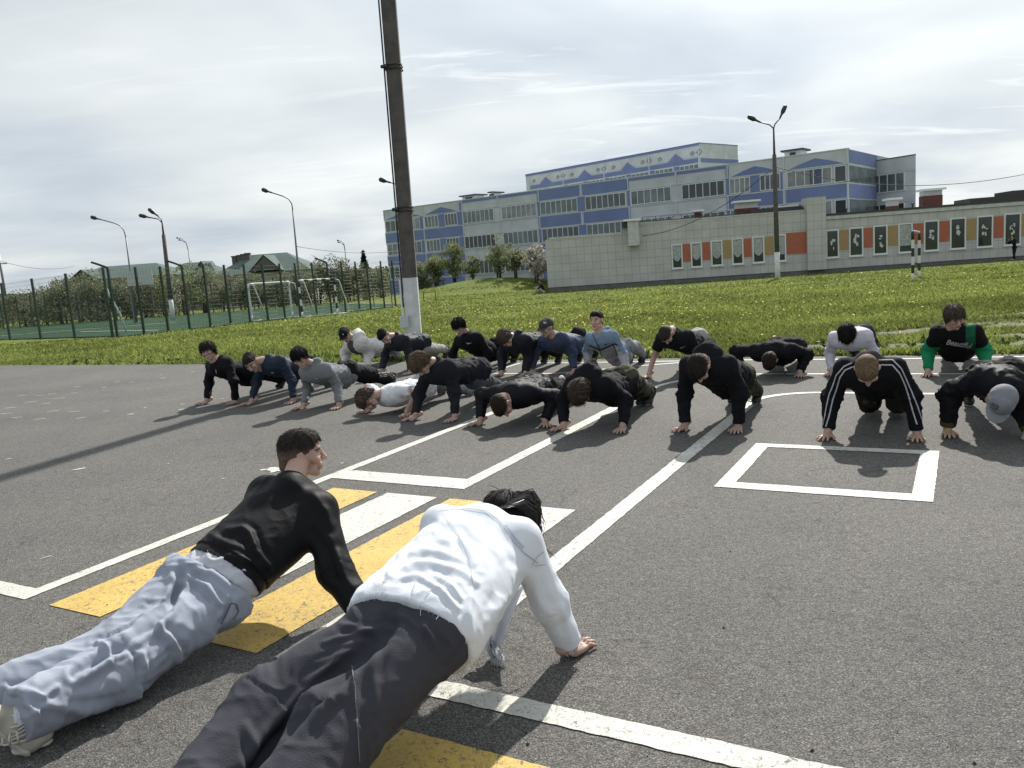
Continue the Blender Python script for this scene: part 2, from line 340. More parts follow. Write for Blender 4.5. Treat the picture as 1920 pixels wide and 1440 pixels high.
for v0, v1, m_, nm in ((-4.16, -3.74, M_YEL, 'yellow'), (-3.65, -3.22, M_WHITE, 'white'), (-3.11, -2.67, M_YEL, 'yellow'), (-2.57, -2.16, M_WHITE, 'white')):
    b_ = MB(); rectuv(b_, 2.34, 4.56, v0, v1); tag(b_.build(nm+'_crosswalk_stripe', m_), kind='structure')
b_ = MB(); rectuv(b_, 1.66, 2.10, -1.72, 1.4); tag(b_.build('yellow_crosswalk_stripe', M_YEL), kind='structure')
fl = MB(); rr = random.Random(4)
for px, py, l_, w_ in ((148, 880, .16, .05), (85, 1046, .10, .012), (15, 861, .07, .03), (42, 742, .2, .03), (58, 754, .2, .03), (75, 742, .2, .03), (97, 739, .18, .03), (112, 747, .2, .03), (141, 737, .15, .025), (146, 725, .14, .03), (87, 757, .15, .03), (101, 771, .2, .03), (30, 783, .2, .03), (76, 786, .2, .03), (10, 776, .2, .03), (20, 765, .2, .03), (140, 772, .22, .03), (152, 784, .15, .03), (200, 771, .1, .03), (245, 777, .09, .06), (195, 727, .1, .03), (220, 716, .12, .03), (247, 717, .08, .03), (305, 709, .14, .04), (340, 768, .08, .06), (343, 758, .1, .03), (272, 765, .05, .04), (417, 748, .05, .03), (362, 697, .1, .04), (302, 703, .06, .03), (418, 898, .03, .02), (316, 870, .02, .02), (642, 869, .04, .025)):
    c_ = gnd(px, py)[:2]; a_ = rr.uniform(-.1, .3)+(.6 if py > 850 else .2); dx = np.array((math.cos(a_), math.sin(a_)))*l_/2; dy = np.array((-dx[1], dx[0]))/l_*w_
    K = 7; ring = []
    for k in range(K): t_ = 2*math.pi*k/K; q_ = c_+(dx*math.cos(t_)+dy*math.sin(t_))*rr.uniform(.7, 1.1); ring.append((*q_, .0045))
    fl.face(ring)
for k in range(26):
    c_ = np.array(gnd(515, 881)[:2])+np.array((rr.gauss(0, .06), rr.gauss(0, .03))); K = 7
    fl.face([(c_[0]+rr.uniform(.02, .05)*math.cos(2*math.pi*i/K), c_[1]+rr.uniform(.015, .03)*math.sin(2*math.pi*i/K), .0043+.00002*k) for i in range(K)])
tag(fl.build('worn_paint_flecks', M_WHITE), kind='stuff', label='worn white paint flecks scattered on the asphalt at left', cat='paint flecks')
r_g = np.random.default_rng(15); gp_ = []
for _ in range(1700):
    px, py = r_g.uniform(-100, 2050), 690+760*r_g.random()**1.3
    c_ = gnd(px, py); u_ = c_[:2]@E1; s_ = r_g.uniform(.0015, .0045)*(1+(r_g.random() > .97)*1.5); a_ = r_g.uniform(0, 6.28, 3)
    gp_.append((c_, s_, a_[0], r_g.random()))
V_g = []; F_g = []; C_g = []
for k, (c_, s_, a_, t_) in enumerate(gp_):
    ca_, sa_ = math.cos(a_)*s_, math.sin(a_)*s_; b0 = len(V_g)
    V_g += [c_+(ca_, sa_, 0), c_+(-sa_*.8, ca_*.8, 0), c_+(-ca_, -sa_, 0), c_+(sa_*.7, -ca_*.7, 0), c_+(0, 0, s_*.9)]; F_g += [(b0, b0+1, b0+4, b0+4), (b0+1, b0+2, b0+4, b0+4), (b0+2, b0+3, b0+4, b0+4), (b0+3, b0, b0+4, b0+4)]
    C_g += [((.38, .36, .33) if t_ > .6 else (.03, .028, .026) if t_ < .45 else (.16, .13, .09))]*5
mb_ = MB(); mb_.v = [tuple(v_) for v_ in V_g]; mb_.f = [f_[:3] for f_ in F_g]; mb_.m = [0]*len(F_g); gro = mb_.build('grit', mat('grit', attr=True, rough=.9)); ca__ = gro.data.color_attributes.new('col', 'FLOAT_COLOR', 'POINT'); ca__.data.foreach_set('color', np.c_[np.array(C_g), np.ones(len(C_g))].astype(np.float32).ravel())
tag(gro, 'loose grit and crumbs scattered over the asphalt', 'grit', kind='stuff')
# ================================================================ GRASS
def blades(n, box, zfun, hmin, hmax, wf, cols, name, seed, keep):
    r = np.random.default_rng(seed)
    px = r.uniform(box[0], box[1], n); py = r.uniform(box[2], box[3], n)
    x = (px-960)/F; y = -(py-720)/F; x2 = cr*x-sr*y; y2 = sr*x+cr*y; R = np.stack([x2, cp+sp*y2, -sp+cp*y2], -1)
    zt = np.zeros(n)
    for _ in range(12):
        t = (zt-H)/np.minimum(R[:, 2], -.004); P = EYE+R*t[:, None]; zt = .6*terrain(P[:, 0], P[:, 1])+.4*zt
    P[:, 2] = terrain(P[:, 0], P[:, 1])-.02
    ok = keep(P) & (P[:, 1] < 90) & (P[:, 1] > 0); P = P[ok]; n = len(P); dist = np.linalg.norm(P[:, :2], axis=1)
    hgt = r.uniform(hmin, hmax, n)*(1+.35*fbm(P*.6, 3))*np.clip(1.2-dirtmask(P[:, 0], P[:, 1])*1.0, .25, 1.1); wd = wf*dist*r.uniform(.6, 1.4, n)
    a = r.uniform(0, 2*math.pi, n); lean = r.normal(0, .45, (n, 2))*hgt[:, None]
    s = np.stack([np.cos(a)*wd, np.sin(a)*wd, 0*a], -1)
    tip = P.copy(); tip[:, :2] += lean; tip[:, 2] += hgt
    mid = P.copy(); mid[:, :2] += lean*.3; mid[:, 2] += hgt*.6
    V = np.concatenate([P-s, P+s, mid+s*.7, tip, mid-s*.7], 1).reshape(-1, 3)
    F5 = np.arange(n*5).reshape(n, 5)
    c = np.asarray(cols); k = r.random(n)[:, None]; g = fbm(P*np.array((.5, .5, .1)), 3)[:, None]
    cc = c[0]*(1-k)+c[1]*k; cc = cc*(1+.5*g)*(1+r.normal(0, .15, (n, 1)))
    dm = dirtmask(P[:, 0], P[:, 1])[:, None]; cc = cc*(1-.5*dm)+.5*dm*np.array((.2, .17, .11))
    return npmesh(name, V, F5, M_GRASS, smooth=False, col=np.repeat(np.clip(cc, 0.005, 1), 5, 0))
M_GRASS = mat('grass_blades', attr=True, rough=.6, trans=.5, spec=.2)
CP_ = [(-16.4, 35.4), (-5.9, 56.6), (-9, 78), (-70, 90), (-50, 47)]
def incourt(P):
    r_ = np.zeros(len(P), bool); n_ = len(CP_)
    for i in range(n_):
        (x1, y1), (x2, y2) = CP_[i], CP_[(i+1) % n_]; c_ = ((y1 > P[:, 1]) != (y2 > P[:, 1])) & (P[:, 0] < (x2-x1)*(P[:, 1]-y1)/(y2-y1+1e-9)+x1); r_ ^= c_
    return r_
offlot = lambda P: ~incourt(P) & (P[:, 0]*E1[0]+P[:, 1]*E1[1] > lotedge(P[:, 0]*E2[0]+P[:, 1]*E2[1])+.02+.06*np.abs(vn(P*3.))) & (np.random.default_rng(5).random(len(P)) > .97*dirtmask(P[:, 0], P[:, 1]))
gr1 = blades(400000, (-350, 2270, 480, 700), None, .05, .11, .0009, [(.105, .146, .034), (.25, .275, .080)], 'grass', 11, offlot)
tag(gr1, 'bright green meadow grass beyond the asphalt edge', 'grass', kind='stuff')
def discs(n, seed, name, mt, r0, zoff, dens, colr, box=(-350, 2270, 505, 684)):
    r = np.random.default_rng(seed); px = r.uniform(box[0], box[1], n); py = r.uniform(box[2], box[3], n)
    x = (px-960)/F; y = -(py-720)/F; x2 = cr*x-sr*y; y2 = sr*x+cr*y; R = np.stack([x2, cp+sp*y2, -sp+cp*y2], -1); zt = np.zeros(n)
    for _ in range(12):
        t = (zt-H)/np.minimum(R[:, 2], -.004); P = EYE+R*t[:, None]; zt = .6*terrain(P[:, 0], P[:, 1])+.4*zt
    P[:, 2] = terrain(P[:, 0], P[:, 1])+zoff*r.uniform(.6, 1.3, n)
    ok = offlot(P) & (P[:, 1] > 0) & (P[:, 1] < 60) & (r.random(n) < dens(px, py, P)); P = P[ok]; n = len(P)
    nm = r.normal(0, .35, (n, 3)); nm[:, 2] = 1; nm[:, 1] -= .35; nm /= np.linalg.norm(nm, axis=1)[:, None]
    a = np.cross(nm, np.array((0, 1., 0))); a /= np.linalg.norm(a, axis=1)[:, None]; b = np.cross(nm, a)
    rad = r0*r.uniform(.7, 1.25, n)*np.clip(P[:, 1]/25, 1, 2.)
    V = np.stack([P+rad[:, None]*(math.cos(t)*a+math.sin(t)*b) for t in np.arange(6)*math.pi/3]+[], 1).reshape(-1, 3)
    cc = np.array(colr)*(1+r.normal(0, .12, (n, 1))); return npmesh(name, V, np.arange(n*6).reshape(n, 6), mt, smooth=False, col=np.repeat(cc, 6, 0))
def dd1(px, py, P):
    g = fbm(P*np.array((.45, .45, 0))+5, 3); band = np.exp(-((py-595+.03*(px-1000))/26)**2)*np.exp(-((px-980)/420)**2)
    left = np.exp(-((px-40)/60)**2-((py-641)/7)**2)*3
    right_ = .5*np.exp(-((px-1750)/350)**2-((py-545)/22)**2); return np.clip(-.02+.45*g+1.1*band+left+right_, .03, 1)*.5
dn = discs(16000, 21, 'dandelions', mat('dandelion', attr=True, rough=.7, trans=.3), .022, .115, dd1, (.66, .52, .05))
tag(dn, 'yellow dandelion flowers dotted through the meadow grass', 'dandelions', kind='stuff')
# weeds (broad leaf clumps) along the border
def clump(n, seed):
    r = np.random.default_rng(seed); V = []; Fc = []; cc = []; k = 0
    for i in range(n):
        v = r.uniform(-21, 9); u = float(lotedge(v))+abs(r.normal(.25, .9)); p = np.array(uv(u, v)); p[2] = float(terrain(p[0], p[1]))
        s = r.uniform(.06, .15)
        for q in range(14):
            a = r.uniform(0, 2*math.pi); e = r.uniform(.2, 1.2); dv = np.array((math.cos(a)*math.cos(e), math.sin(a)*math.cos(e), math.sin(e)))*s*r.uniform(.6, 1.2)
            sd = np.array((-math.sin(a), math.cos(a), 0))*s*.16; V += [p, p+dv*.6+sd, p+dv, p+dv*.6-sd]; Fc.append((k, k+1, k+2, k+3)); k += 4
            cc += [np.array((.045, .085, .02))*r.uniform(.6, 1.3)]*4
    return npmesh('weeds', np.array(V), np.array(Fc), M_GRASS, smooth=False, col=np.array(cc))
tag(clump(420, 9), 'dark broad leaved weeds along the asphalt edge', 'weeds', kind='stuff')
# ================================================================ SCHOOL
P0 = np.array((-13.364, 97.0)); SD = np.array((.79296, -.60927)); SN = np.array((SD[1], -SD[0]))
def sch(s, z, o=0.0): p = P0+SD*s+SN*o; return (p[0], p[1], z)
def sbox(mb, s0, s1, z0, z1, o0, o1, m=0, fr=sch):
    return mb.hexa([fr(s0, z0, o1), fr(s1, z0, o1), fr(s1, z0, o0), fr(s0, z0, o0), fr(s0, z1, o1), fr(s1, z1, o1), fr(s1, z1, o0), fr(s0, z1, o0)], m)
def spoly(mb, pts, o0, o1, m=0, fr=sch):
    a = [fr(s, z, o1) for s, z in pts]; b = [fr(s, z, o0) for s, z in pts]; mb.face(a, m); n = len(pts)
    for i in range(n): mb.face([a[i], b[i], b[(i+1) % n], a[(i+1) % n]], m)
M_PGREY = mat('grey_facade_panel', (.47, .50, .515), .85, var=.12, vscale=.8, bump=.15, bscale=30)
M_BLUE = mat('blue_facade_panel', (.15, .195, .36), .8, var=.1, vscale=.6)
M_SEAM = mat('white_seam', (.50, .53, .55), .8)
M_FRAME = mat('white_window_frame', (.62, .65, .66), .5)
def glass_mat(name, c, rough=.12):
    m = mat(name, c, rough, spec=.6, var=.35, vscale=.9); return m
M_GLASS = glass_mat('grey_blind_glass', (.115, .145, .15)); M_GLASSD = glass_mat('dark_glass', (.03, .037, .038), .08)
M_ROOFD = mat('dark_roof_felt', (.06, .058, .055), .9)
school = empty('school_building', (P0[0], P0[1], -2)); tag(school, 'three storey school with blue and grey panels behind the low building', 'building')
wb = MB(); sbox(wb, 0, 51.46, -3.5, 8.24, -14, 0); sbox(wb, -.05, 51.5, 8.24, 8.32, -.25, .05, 1); wb.build('wall', [M_PGREY, M_SEAM], school)
bp_ = MB(); sm = MB(); z1t, z1b, z2t, z2b, z3t, z3b = 7.07, 5.75, 4.45, 3.1, 1.8, .35
bays = [(.0, 6.05, 'p'), (6.15, 11.55, 'p'), (11.7, 16.6, 'g'), (16.85, 21.75, 'g'), (21.9, 26.75, 'b'), (27.0, 31.9, 'b'), (32.05, 36.7, 'g'), (36.95, 41.5, 'g'), (41.65, 46.35, 'p'), (46.5, 51.4, 'p')]
for s0, s1, k in bays:
    if k == 'p':
        c = (s0+s1)/2; spoly(bp_, [(s0+.25, z1t+.12), (s1-.25, z1t+.12), (c+.9, 7.62), (c, 7.85), (c-.9, 7.62)], .0, .04)
        for a, b in ((z1b-.12, z2t+.12), (z2b-.12, z3t+.12), (z3b-.1, -1.3)): sbox(bp_, s0+.08, s1-.08, b, a, .0, .04)
        for zt, zb in ((z1t, z1b), (z2t, z2b), (z3t, z3b)): sbox(bp_, c-.45, c+.45, zb, zt, 0, .04); sbox(bp_, s1-.45, s1-.05, zb, zt, 0, .035)
    if k == 'b':
        for a, b in ((8.2, z1t+.12), (z1b-.12, z2t+.12), (z2b-.12, z3t+.12), (z3b-.1, -1.3)): sbox(bp_, s0+.06, s1-.06, b, a, .0, .04)
    if k == 'g': sbox(bp_, s0, s1, 7.98, 8.22, 0, .04); sbox(bp_, s0, s1, -1.4, -.7, 0, .04)
for s, in ((26.85,),):
    for zt, zb in ((z1t, z1b), (z2t, z2b)): sbox(bp_, s-.42, s+.42, zb, zt, 0, .045)
for s in (11.62, 21.83, 31.98, 41.58):
    sbox(bp_, s-.13, s+.13, z3b, 8.1, 0, .03)
for s in (0.02, 6.1, 11.85, 16.72, 21.9, 26.88, 32.02, 36.82, 41.6, 46.42, 51.4):
    for a, b in ((7.15, 8.24), (4.4, 5.75), (1.8, 3.1), (-1.3, .4)): sbox(sm, s-.05, s+.05, a, b, .0, .065)
for z in (7.15, 5.66, 4.5, 3.0, 1.86, .26): sbox(sm, 0, 51.4, z-.035, z+.035, .0, .06)
bp_.build('blue_panels', M_BLUE, school); sm.build('panel_seams', M_SEAM, school)
def window(parent, fr, s0, s1, z0, z1, nsp, gm, o=0.05, fw=.06, nm='window', sill=False, extra=None):
    f = MB()
    ss = [s0+(s1-s0)*i/nsp for i in range(nsp+1)]
    for s in ss: sbox(f, s-fw/2, s+fw/2, z0, z1, .0, o+.03, fr=fr)
    sbox(f, s0-fw/2, s1+fw/2, z1, z1+fw, .0, o+.03, fr=fr); sbox(f, s0-fw/2, s1+fw/2, z0-fw, z0, .0, o+.03, fr=fr)
    if sill: sbox(f, s0-.1, s1+.1, z0-fw-.05, z0-fw, .0, o+.09, fr=fr)
    fo = f.build(nm, M_FRAME, parent); g = MB()
    for i in range(nsp): sbox(g, ss[i]+fw/2, ss[i+1]-fw/2, z0, z1, 0, o-.01, fr=fr)
    go = g.build('pane', gm, fo)
    return fo
M_GLASSM = glass_mat('blind_glass_pale', (.19, .21, .205)); M_GLASSN = glass_mat('blind_glass_mid', (.075, .09, .095))
rw = random.Random(12)
wins = []
for zt, zb, row in ((z1t, z1b, 0), (z2t, z2b, 1), (z3t, z3b, 2)):
    L_ = [(.2, 2.55, 3), (3.45, 5.55, 3), (6.35, 8.35, 4), (9.35, 11.1, 4), (11.95, 16.1, 7), (17.2, 21.55, 7)]
    if row < 2: L_ += [(22.1, 26.4, 7), (27.35, 31.7, 7)]
    if row < 2: L_ += [(32.3, 36.3, 6), (37.4, 41.3, 6), (41.8, 43.55, 4), (44.45, 46.1, 4), (46.7, 50.2, 5), (50.45, 51.3, 1)]
    for s0, s1, n_ in L_: window(school, sch, s0, s1, zb+.08, zt-.08, n_, M_GLASSD if (row == 1 and 11.8 < s0 < 13) or (row == 0 and 37 < s0 < 38) or s0 > 50 else rw.choice([M_GLASS, M_GLASS, M_GLASSM, M_GLASSN, M_GLASSN, M_GLASS]))
for s0, s1, z0, z1 in ((8.9, 11.3, 8.3, 8.95), (45.1, 47.0, 8.3, 9.0), (13.0, 13.7, 8.3, 8.95)):
    c = MB(); sbox(c, s0+.25, s1-.25, z0, z1, -5, -3.4); sbox(c, s0, s1, z1, z1+.14, -5.3, -3.1, 1); sbox(c, s0+.7, s1-.7, z0+.15, z1-.1, -3.4, -3.39, 1)
    c.build('roof_vent', [M_PGREY, M_ROOFD], school)
# corner return wall of the wing with its own strips
cr_ = MB()
def ret(t, z, o=0.0):   # runs away from the right corner, along -SN (into depth)
    p = P0+SD*51.46-SN*t*1.0+SD*o; return (p[0], p[1], z)
for a, b in ((7.0, 5.75), (4.4, 3.1)): sbox(cr_, .3, 9, b, a, 0, .04, 1, fr=ret)
for a, b in ((5.6, 4.5), (8.2, 7.2), (3.0, 1.9)): sbox(cr_, .2, 9, b, a, 0, .03, 0, fr=ret)
cr_.build('side_panels', [M_BLUE, M_GLASS], school)
# rear wing to the right (same building, recessed)
WP = np.array(at(1600, 300, 74.5))[:2]; WQ = np.array(at(1717, 291, 69.4))[:2]; WD = (WQ-WP)/np.linalg.norm(WQ-WP); WN = np.array((WD[1], -WD[0])); WL = float(np.linalg.norm(WQ-WP))
def wng(s, z, o=0.0): p = WP+WD*s+WN*o; return (p[0], p[1], z)
wg = MB()
def skew(mb, z0, z1, e, m): mb.hexa([wng(-1, z0, e), wng(WL+e, z0, e), wng(WL-6, z0, -9), wng(-6, z0, -9), wng(-1, z1, e), wng(WL+e, z1, e), wng(WL-6, z1, -9), wng(-6, z1, -9)], m)
skew(wg, -3, 7.75, 0, 0); skew(wg, 7.75, 7.82, .05, 1)
for z in (6.6, 4.9, 4.1, 2.4): sbox(wg, -1, WL, z-.03, z+.03, 0, .04, 2, fr=wng)
wg.build('rear_wing', [M_PGREY, M_ROOFD, M_SEAM], school)
for zt, zb in ((6.45, 5.05), (3.95, 2.5)): window(school, wng, .25, WL-1.0, zb, zt, 6, M_GLASSD if zt < 5 else M_GLASS, fw=.07)
# hall block rising behind the roof
HP = np.array(at(985, 323, 112)); HQ = np.array(at(1311, 275, 91.5)); HD = (HQ-HP)[:2]; HL = float(np.linalg.norm(HD)); HD /= HL; HN = np.array((HD[1], -HD[0])); HZ = float(HP[2])
def hal(s, z, o=0.0): p = HP[:2]+HD*s+HN*o; return (p[0], p[1], z-(HZ-float(HQ[2]))*s/HL*0.0)
HZ = (float(HP[2])+float(HQ[2]))/2
hb = MB(); sbox(hb, 0, HL, 3, HZ, -7.5, 0, fr=hal); sbox(hb, -.05, HL+.05, HZ, HZ+.08, -7.5, .06, 1, fr=hal)
sbox(hb, 0, HL, HZ-0.217, HZ-0.019, 0, .04, 1, fr=hal)
bw = HL/4
pts = [(.8, HZ-1.860)]
for k in range(4):
    c = bw*(k+.5)+.3; pts += [(c-1.1, HZ-1.519), (c, HZ-0.713), (c+1.1, HZ-1.519)]
pts += [(HL-.2, HZ-1.519)]
low_ = [(.8, HZ-1.519)]+pts[1:]
for i in range(len(low_)-1): spoly(hb, [(low_[i][0], HZ-1.984), (low_[i+1][0], HZ-1.984), low_[i+1], low_[i]], 0, .05, 1, fr=hal)
for i in range(len(low_)-1):
    a, b = low_[i], low_[i+1]; spoly(hb, [(a[0], a[1]+.12), (b[0], b[1]+.12), (b[0], b[1]+.17), (a[0], a[1]+.17)], 0, .05, 2, fr=hal)
sbox(hb, .4, HL, HZ-2.096, HZ-2.009, 0, .06, 2, fr=hal)
for k in range(5):
    s = min(HL-.1, max(.6, bw*k)); sbox(hb, s-.06, s+.06, HZ-3.100, HZ-0.217, 0, .055, 2, fr=hal)
for k in range(8): sbox(hb, bw*k/2+.05, bw*k/2+.75, HZ-3.100, HZ-2.108, 0, .05, 1, fr=hal)
for k in range(4):      # carved curls
    for c, sg in ((bw*(k+.5)-1.9, -1), (bw*(k+.5)+2.5, 1), (bw*(k+1), 0)):
        q = [(c+(.3)*math.cos(a)*(1-a/14), HZ-0.992+.25*math.sin(a)*(1-a/14)) for a in np.linspace(0, 7.5, 7)] if sg else [(c-.35, HZ-0.930), (c, HZ-0.620), (c+.35, HZ-0.930), (c, HZ-1.240), (c-.35, HZ-0.930)]
        for i in range(len(q)-1):
            a = np.array(q[i]); b = np.array(q[i+1]); t = (b-a)/np.linalg.norm(b-a); n_ = np.array((-t[1], t[0]))*.05
            spoly(hb, [tuple(a-n_), tuple(b-n_), tuple(b+n_), tuple(a+n_)], 0, .045, 3, fr=hal)
def hside(t, z, o=0.0): p = HP[:2]+HD*HL-HN*t+HD*o; return (p[0], p[1], z)
sbox(hb, .2, 7.5, HZ-1.984, HZ-1.550, 0, .05, 1, fr=hside)
for k in range(2): spoly(hb, [(2+3*k-.5, HZ-1.550), (2+3*k+.5, HZ-1.550), (2+3*k, HZ-0.682)], 0, .05, 2, fr=hside)
hb.build('hall_block', [M_PGREY, M_BLUE, M_SEAM, mat('carved_relief', (.24, .26, .26), .9)], school)
for k in range(8): window(school, hal, bw*k/2+.85, bw*(k+1)/2-.12, HZ-2.976, HZ-2.170, 4, M_GLASS)
# ================================================================ LOW BUILDING
def lw(s, z, o=0.0): p = A0[:2]+DD*s+NN*o; return (p[0], p[1], z)
M_TILE = None
def tile_mat():
    m = mat('cream_cladding_tile', (.40, .385, .355), .6); t = m.node_tree; n = t.nodes; l = t.links; b = n['Principled BSDF']
    at_ = n.new('ShaderNodeAttribute'); at_.attribute_name = 'uvw'
    br = n.new('ShaderNodeTexBrick'); br.offset = 0; br.inputs['Scale'].default_value = 1; br.inputs['Brick Width'].default_value = .60; br.inputs['Row Height'].default_value = .60
    br.inputs['Mortar Size'].default_value = .010; br.inputs['Mortar Smooth'].default_value = .2; br.inputs['Bias'].default_value = 0
    br.inputs['Color1'].default_value = (.48, .475, .46, 1); br.inputs['Color2'].default_value = (.52, .51, .49, 1); br.inputs['Mortar'].default_value = (.25, .245, .24, 1)
    l.new(at_.outputs['Vector'], br.inputs['Vector']); no = n.new('ShaderNodeTexNoise'); no.inputs['Scale'].default_value = .7; no.inputs['Detail'].default_value = 4; l.new(at_.outputs['Vector'], no.inputs[0])
    r = n.new('ShaderNodeValToRGB'); l.new(no.outputs[0], r.inputs[0]); r.color_ramp.elements[0].position = .3; r.color_ramp.elements[0].color = (.8, .8, .8, 1); r.color_ramp.elements[1].position = .7
    x = n.new('ShaderNodeMix'); x.data_type = 'RGBA'; x.blend_type = 'MULTIPLY'; x.inputs[0].default_value = 1; l.new(br.outputs['Color'], x.inputs[6]); l.new(r.outputs[0], x.inputs[7]); l.new(x.outputs[2], b.inputs['Base Color'])
    bu = n.new('ShaderNodeBump'); bu.invert = True; bu.inputs['Strength'].default_value = .5; bu.inputs['Distance'].default_value = .02; l.new(br.outputs['Fac'], bu.inputs['Height']); l.new(bu.outputs[0], b.inputs['Normal'])
    return m
def add_uvw(o, org, d):
    me = o.data; a = me.attributes.new('uvw', 'FLOAT_VECTOR', 'POINT'); n = len(me.vertices); c = np.empty(n*3, np.float32); me.vertices.foreach_get('co', c); c = c.reshape(-1, 3)
    w_ = c[:, :2]-np.array(org)[:2]; s = w_@np.array(d); q = w_@np.array((d[1], -d[0])); a.data.foreach_set('vector', np.stack([s+q, c[:, 2]+.78, 0*s], -1).astype(np.float32).ravel())
M_TILE = tile_mat()
M_ORANGE = mat('orange_cladding', (.36, .105, .055), .6, var=.06, vscale=2); M_OCHRE = mat('ochre_cladding', (.33, .225, .095), .6, var=.06, vscale=2)
M_PLINTH = mat('grey_plinth', (.13, .13, .135), .9, var=.15, vscale=2); M_METAL = mat('galvanised_metal', (.45, .46, .47), .45, metal=.6, var=.15, vscale=4); M_BRICK = mat('dark_red_paint', (.11, .035, .03), .8, var=.2, vscale=5)
M_TIN = mat('white_tin_cap', (.7, .72, .74), .5)
lowb = empty('low_building', (A0[0], A0[1], -1)); tag(lowb, 'single storey building clad in cream tiles with orange and ochre panels', 'building')
segs = [(0, 6.0, 2.72), (6.0, 17.8, 3.55), (17.8, 19.62, 3.85), (20.1, 27, 2.80), (27, 40, 3.02)]
tw = MB(); sbox(tw, 0, 6.0, -.78, 2.95, -12, 0, fr=lw); sbox(tw, 6.0, 19.6, -.78, 3.62, -12, 0, fr=lw); sbox(tw, 19.6, 20.95, -.78, 4.55, -1.6, .35, fr=lw); sbox(tw, 20.95, 48, -.78, 2.86, -12, 0, fr=lw)
wall_o = tw.build('wall', M_TILE, lowb); add_uvw(wall_o, A0, DD)
pl = MB(); sbox(pl, 0.03, 48, -1.9, -.78, -12, -.06, fr=lw); sbox(pl, 0, 48, -1.35, -1.22, -.06, .9, 0, fr=lw); pl.build('plinth', M_PLINTH, lowb)
rf = MB(); sbox(rf, .35, 5.6, 2.95, 3.02, -11, -.3, 0, fr=lw); sbox(rf, .3, 5.9, 2.955, 3.1, -.1, .03, 1, fr=lw); sbox(rf, 6.9, 19.6, 3.62, 3.72, -.2, .04, 1, fr=lw); sbox(rf, 6.3, 19.6, 3.72, 3.8, -11, -.3, 0, fr=lw)
sbox(rf, 20.95, 48, 2.86, 3.12, -.35, .1, 1, fr=lw); sbox(rf, 21, 48, 3.12, 3.28, -.6, .16, 0, fr=lw); sbox(rf, 31.4, 48, 3.28, 3.62, -4, -1, 0, fr=lw); sbox(rf, 34.3, 48, 3.62, 3.95, -4, -1, 0, fr=lw)
sbox(rf, 15.8, 19.5, 3.8, 4.05, -3, -.8, 0, fr=lw)
rf.build('roof', [M_ROOFD, M_METAL], lowb)
rf2 = MB()
for k in range(9):
    s0 = 7.6+k*1.0; rf2.tube([lw(s0, 3.75, -1.2), lw(s0, 4.15, -1.2)], .02); rf2.tube([lw(s0, 3.75, -1.2), lw(s0+.5, 4.1, -1.2)], .015) if k < 4 else None
rf2.tube([lw(7.6, 4.15, -1.2), lw(12.2, 4.15, -1.2)], .02); rf2.build('roof_railing', M_ROOFD, lowb)
def chim(s0, s1, z0, zm, z1, o=-2.2, red=True, cap=.18):
    c = MB(); sbox(c, s0+.1, s1-.1, z0, zm, o-.9, o, 0, fr=lw); sbox(c, s0+.12, s1-.12, zm, z1-.15, o-.85, o-.05, 1, fr=lw); sbox(c, s0-.08, s1+.08, z1-.15, z1, o-1.1, o+.25, 2, fr=lw)
    c.build('chimney', [M_BRICK if red else M_PGREY, M_PGREY, M_TIN], lowb)
chim(14.7, 16.6, 3.6, 4.25, 4.85); chim(11.6, 12.3, 3.6, 4.25, 4.42); chim(26.0, 26.95, 3.1, 3.55, 4.15); chim(28.45, 30.05, 3.1, 4.1, 4.62); chim(18.0, 19.4, 3.7, 3.95, 4.2, red=False)
for s in (22.6, 28.1+.0, 27.3): 
    c = MB(); c.tube([lw(s, 3.2, -.6), lw(s, 3.5, -.6)], .07); c.tube([lw(s, 3.5, -.6), lw(s, 3.58, -.6)], .13); c.build('roof_pipe', M_ROOFD, lowb)
vb = MB(); sbox(vb, 6.42, 7.25, 2.0, 3.85, .0, .75, 0, fr=lw); sbox(vb, 6.15, 7.4, 3.85, 4.0, -.3, 1.0, 1, fr=lw); sbox(vb, 6.0, 6.42, 3.4, 3.84, -.2, .5, 2, fr=lw); vb.build('ventilation_duct', [M_METAL, M_TIN, M_ROOFD], lowb)
for s0, s1, zt, zb, m_ in ((10.5, 11.06, 1.85, .50, 0), (11.98, 12.54, 1.87, .52, 0), (13.5, 14.1, 1.9, .53, 1), (15.04, 15.6, 1.92, .53, 0), (16.58, 17.2, 1.95, .56, 1), (18.15, 20.95, 2.1, .5, 0), (21.95, 22.6, 2.02, .55, 1), (23.67, 24.3, 2.05, .58, 0), (25.37, 26.06, 2.07, .6, 1), (27.12, 27.84, 2.1, .6, 0), (28.95, 29.64, 2.13, .62, 0), (30.8, 31.47, 2.15, .62, 1), (32.64, 33.3, 2.18, .63, 0), (34.5, 35.2, 2.2, .63, 1)):
    n_ = 2; 
    pn = MB()
    for q in range(n_): sbox(pn, s0, s1, zb+(zt-zb)*q/n_+.008, zb+(zt-zb)*(q+1)/n_-.004, 0, .03, 0, fr=lw)
    pn.build('coloured_panel', M_OCHRE if m_ else M_ORANGE, lowb)
M_CURT = mat('lace_curtain', (.34, .36, .34), .9, var=.35, vscale=9, detail=6); M_PAPER = mat('white_paper_cutout', (.5, .53, .5), .9)
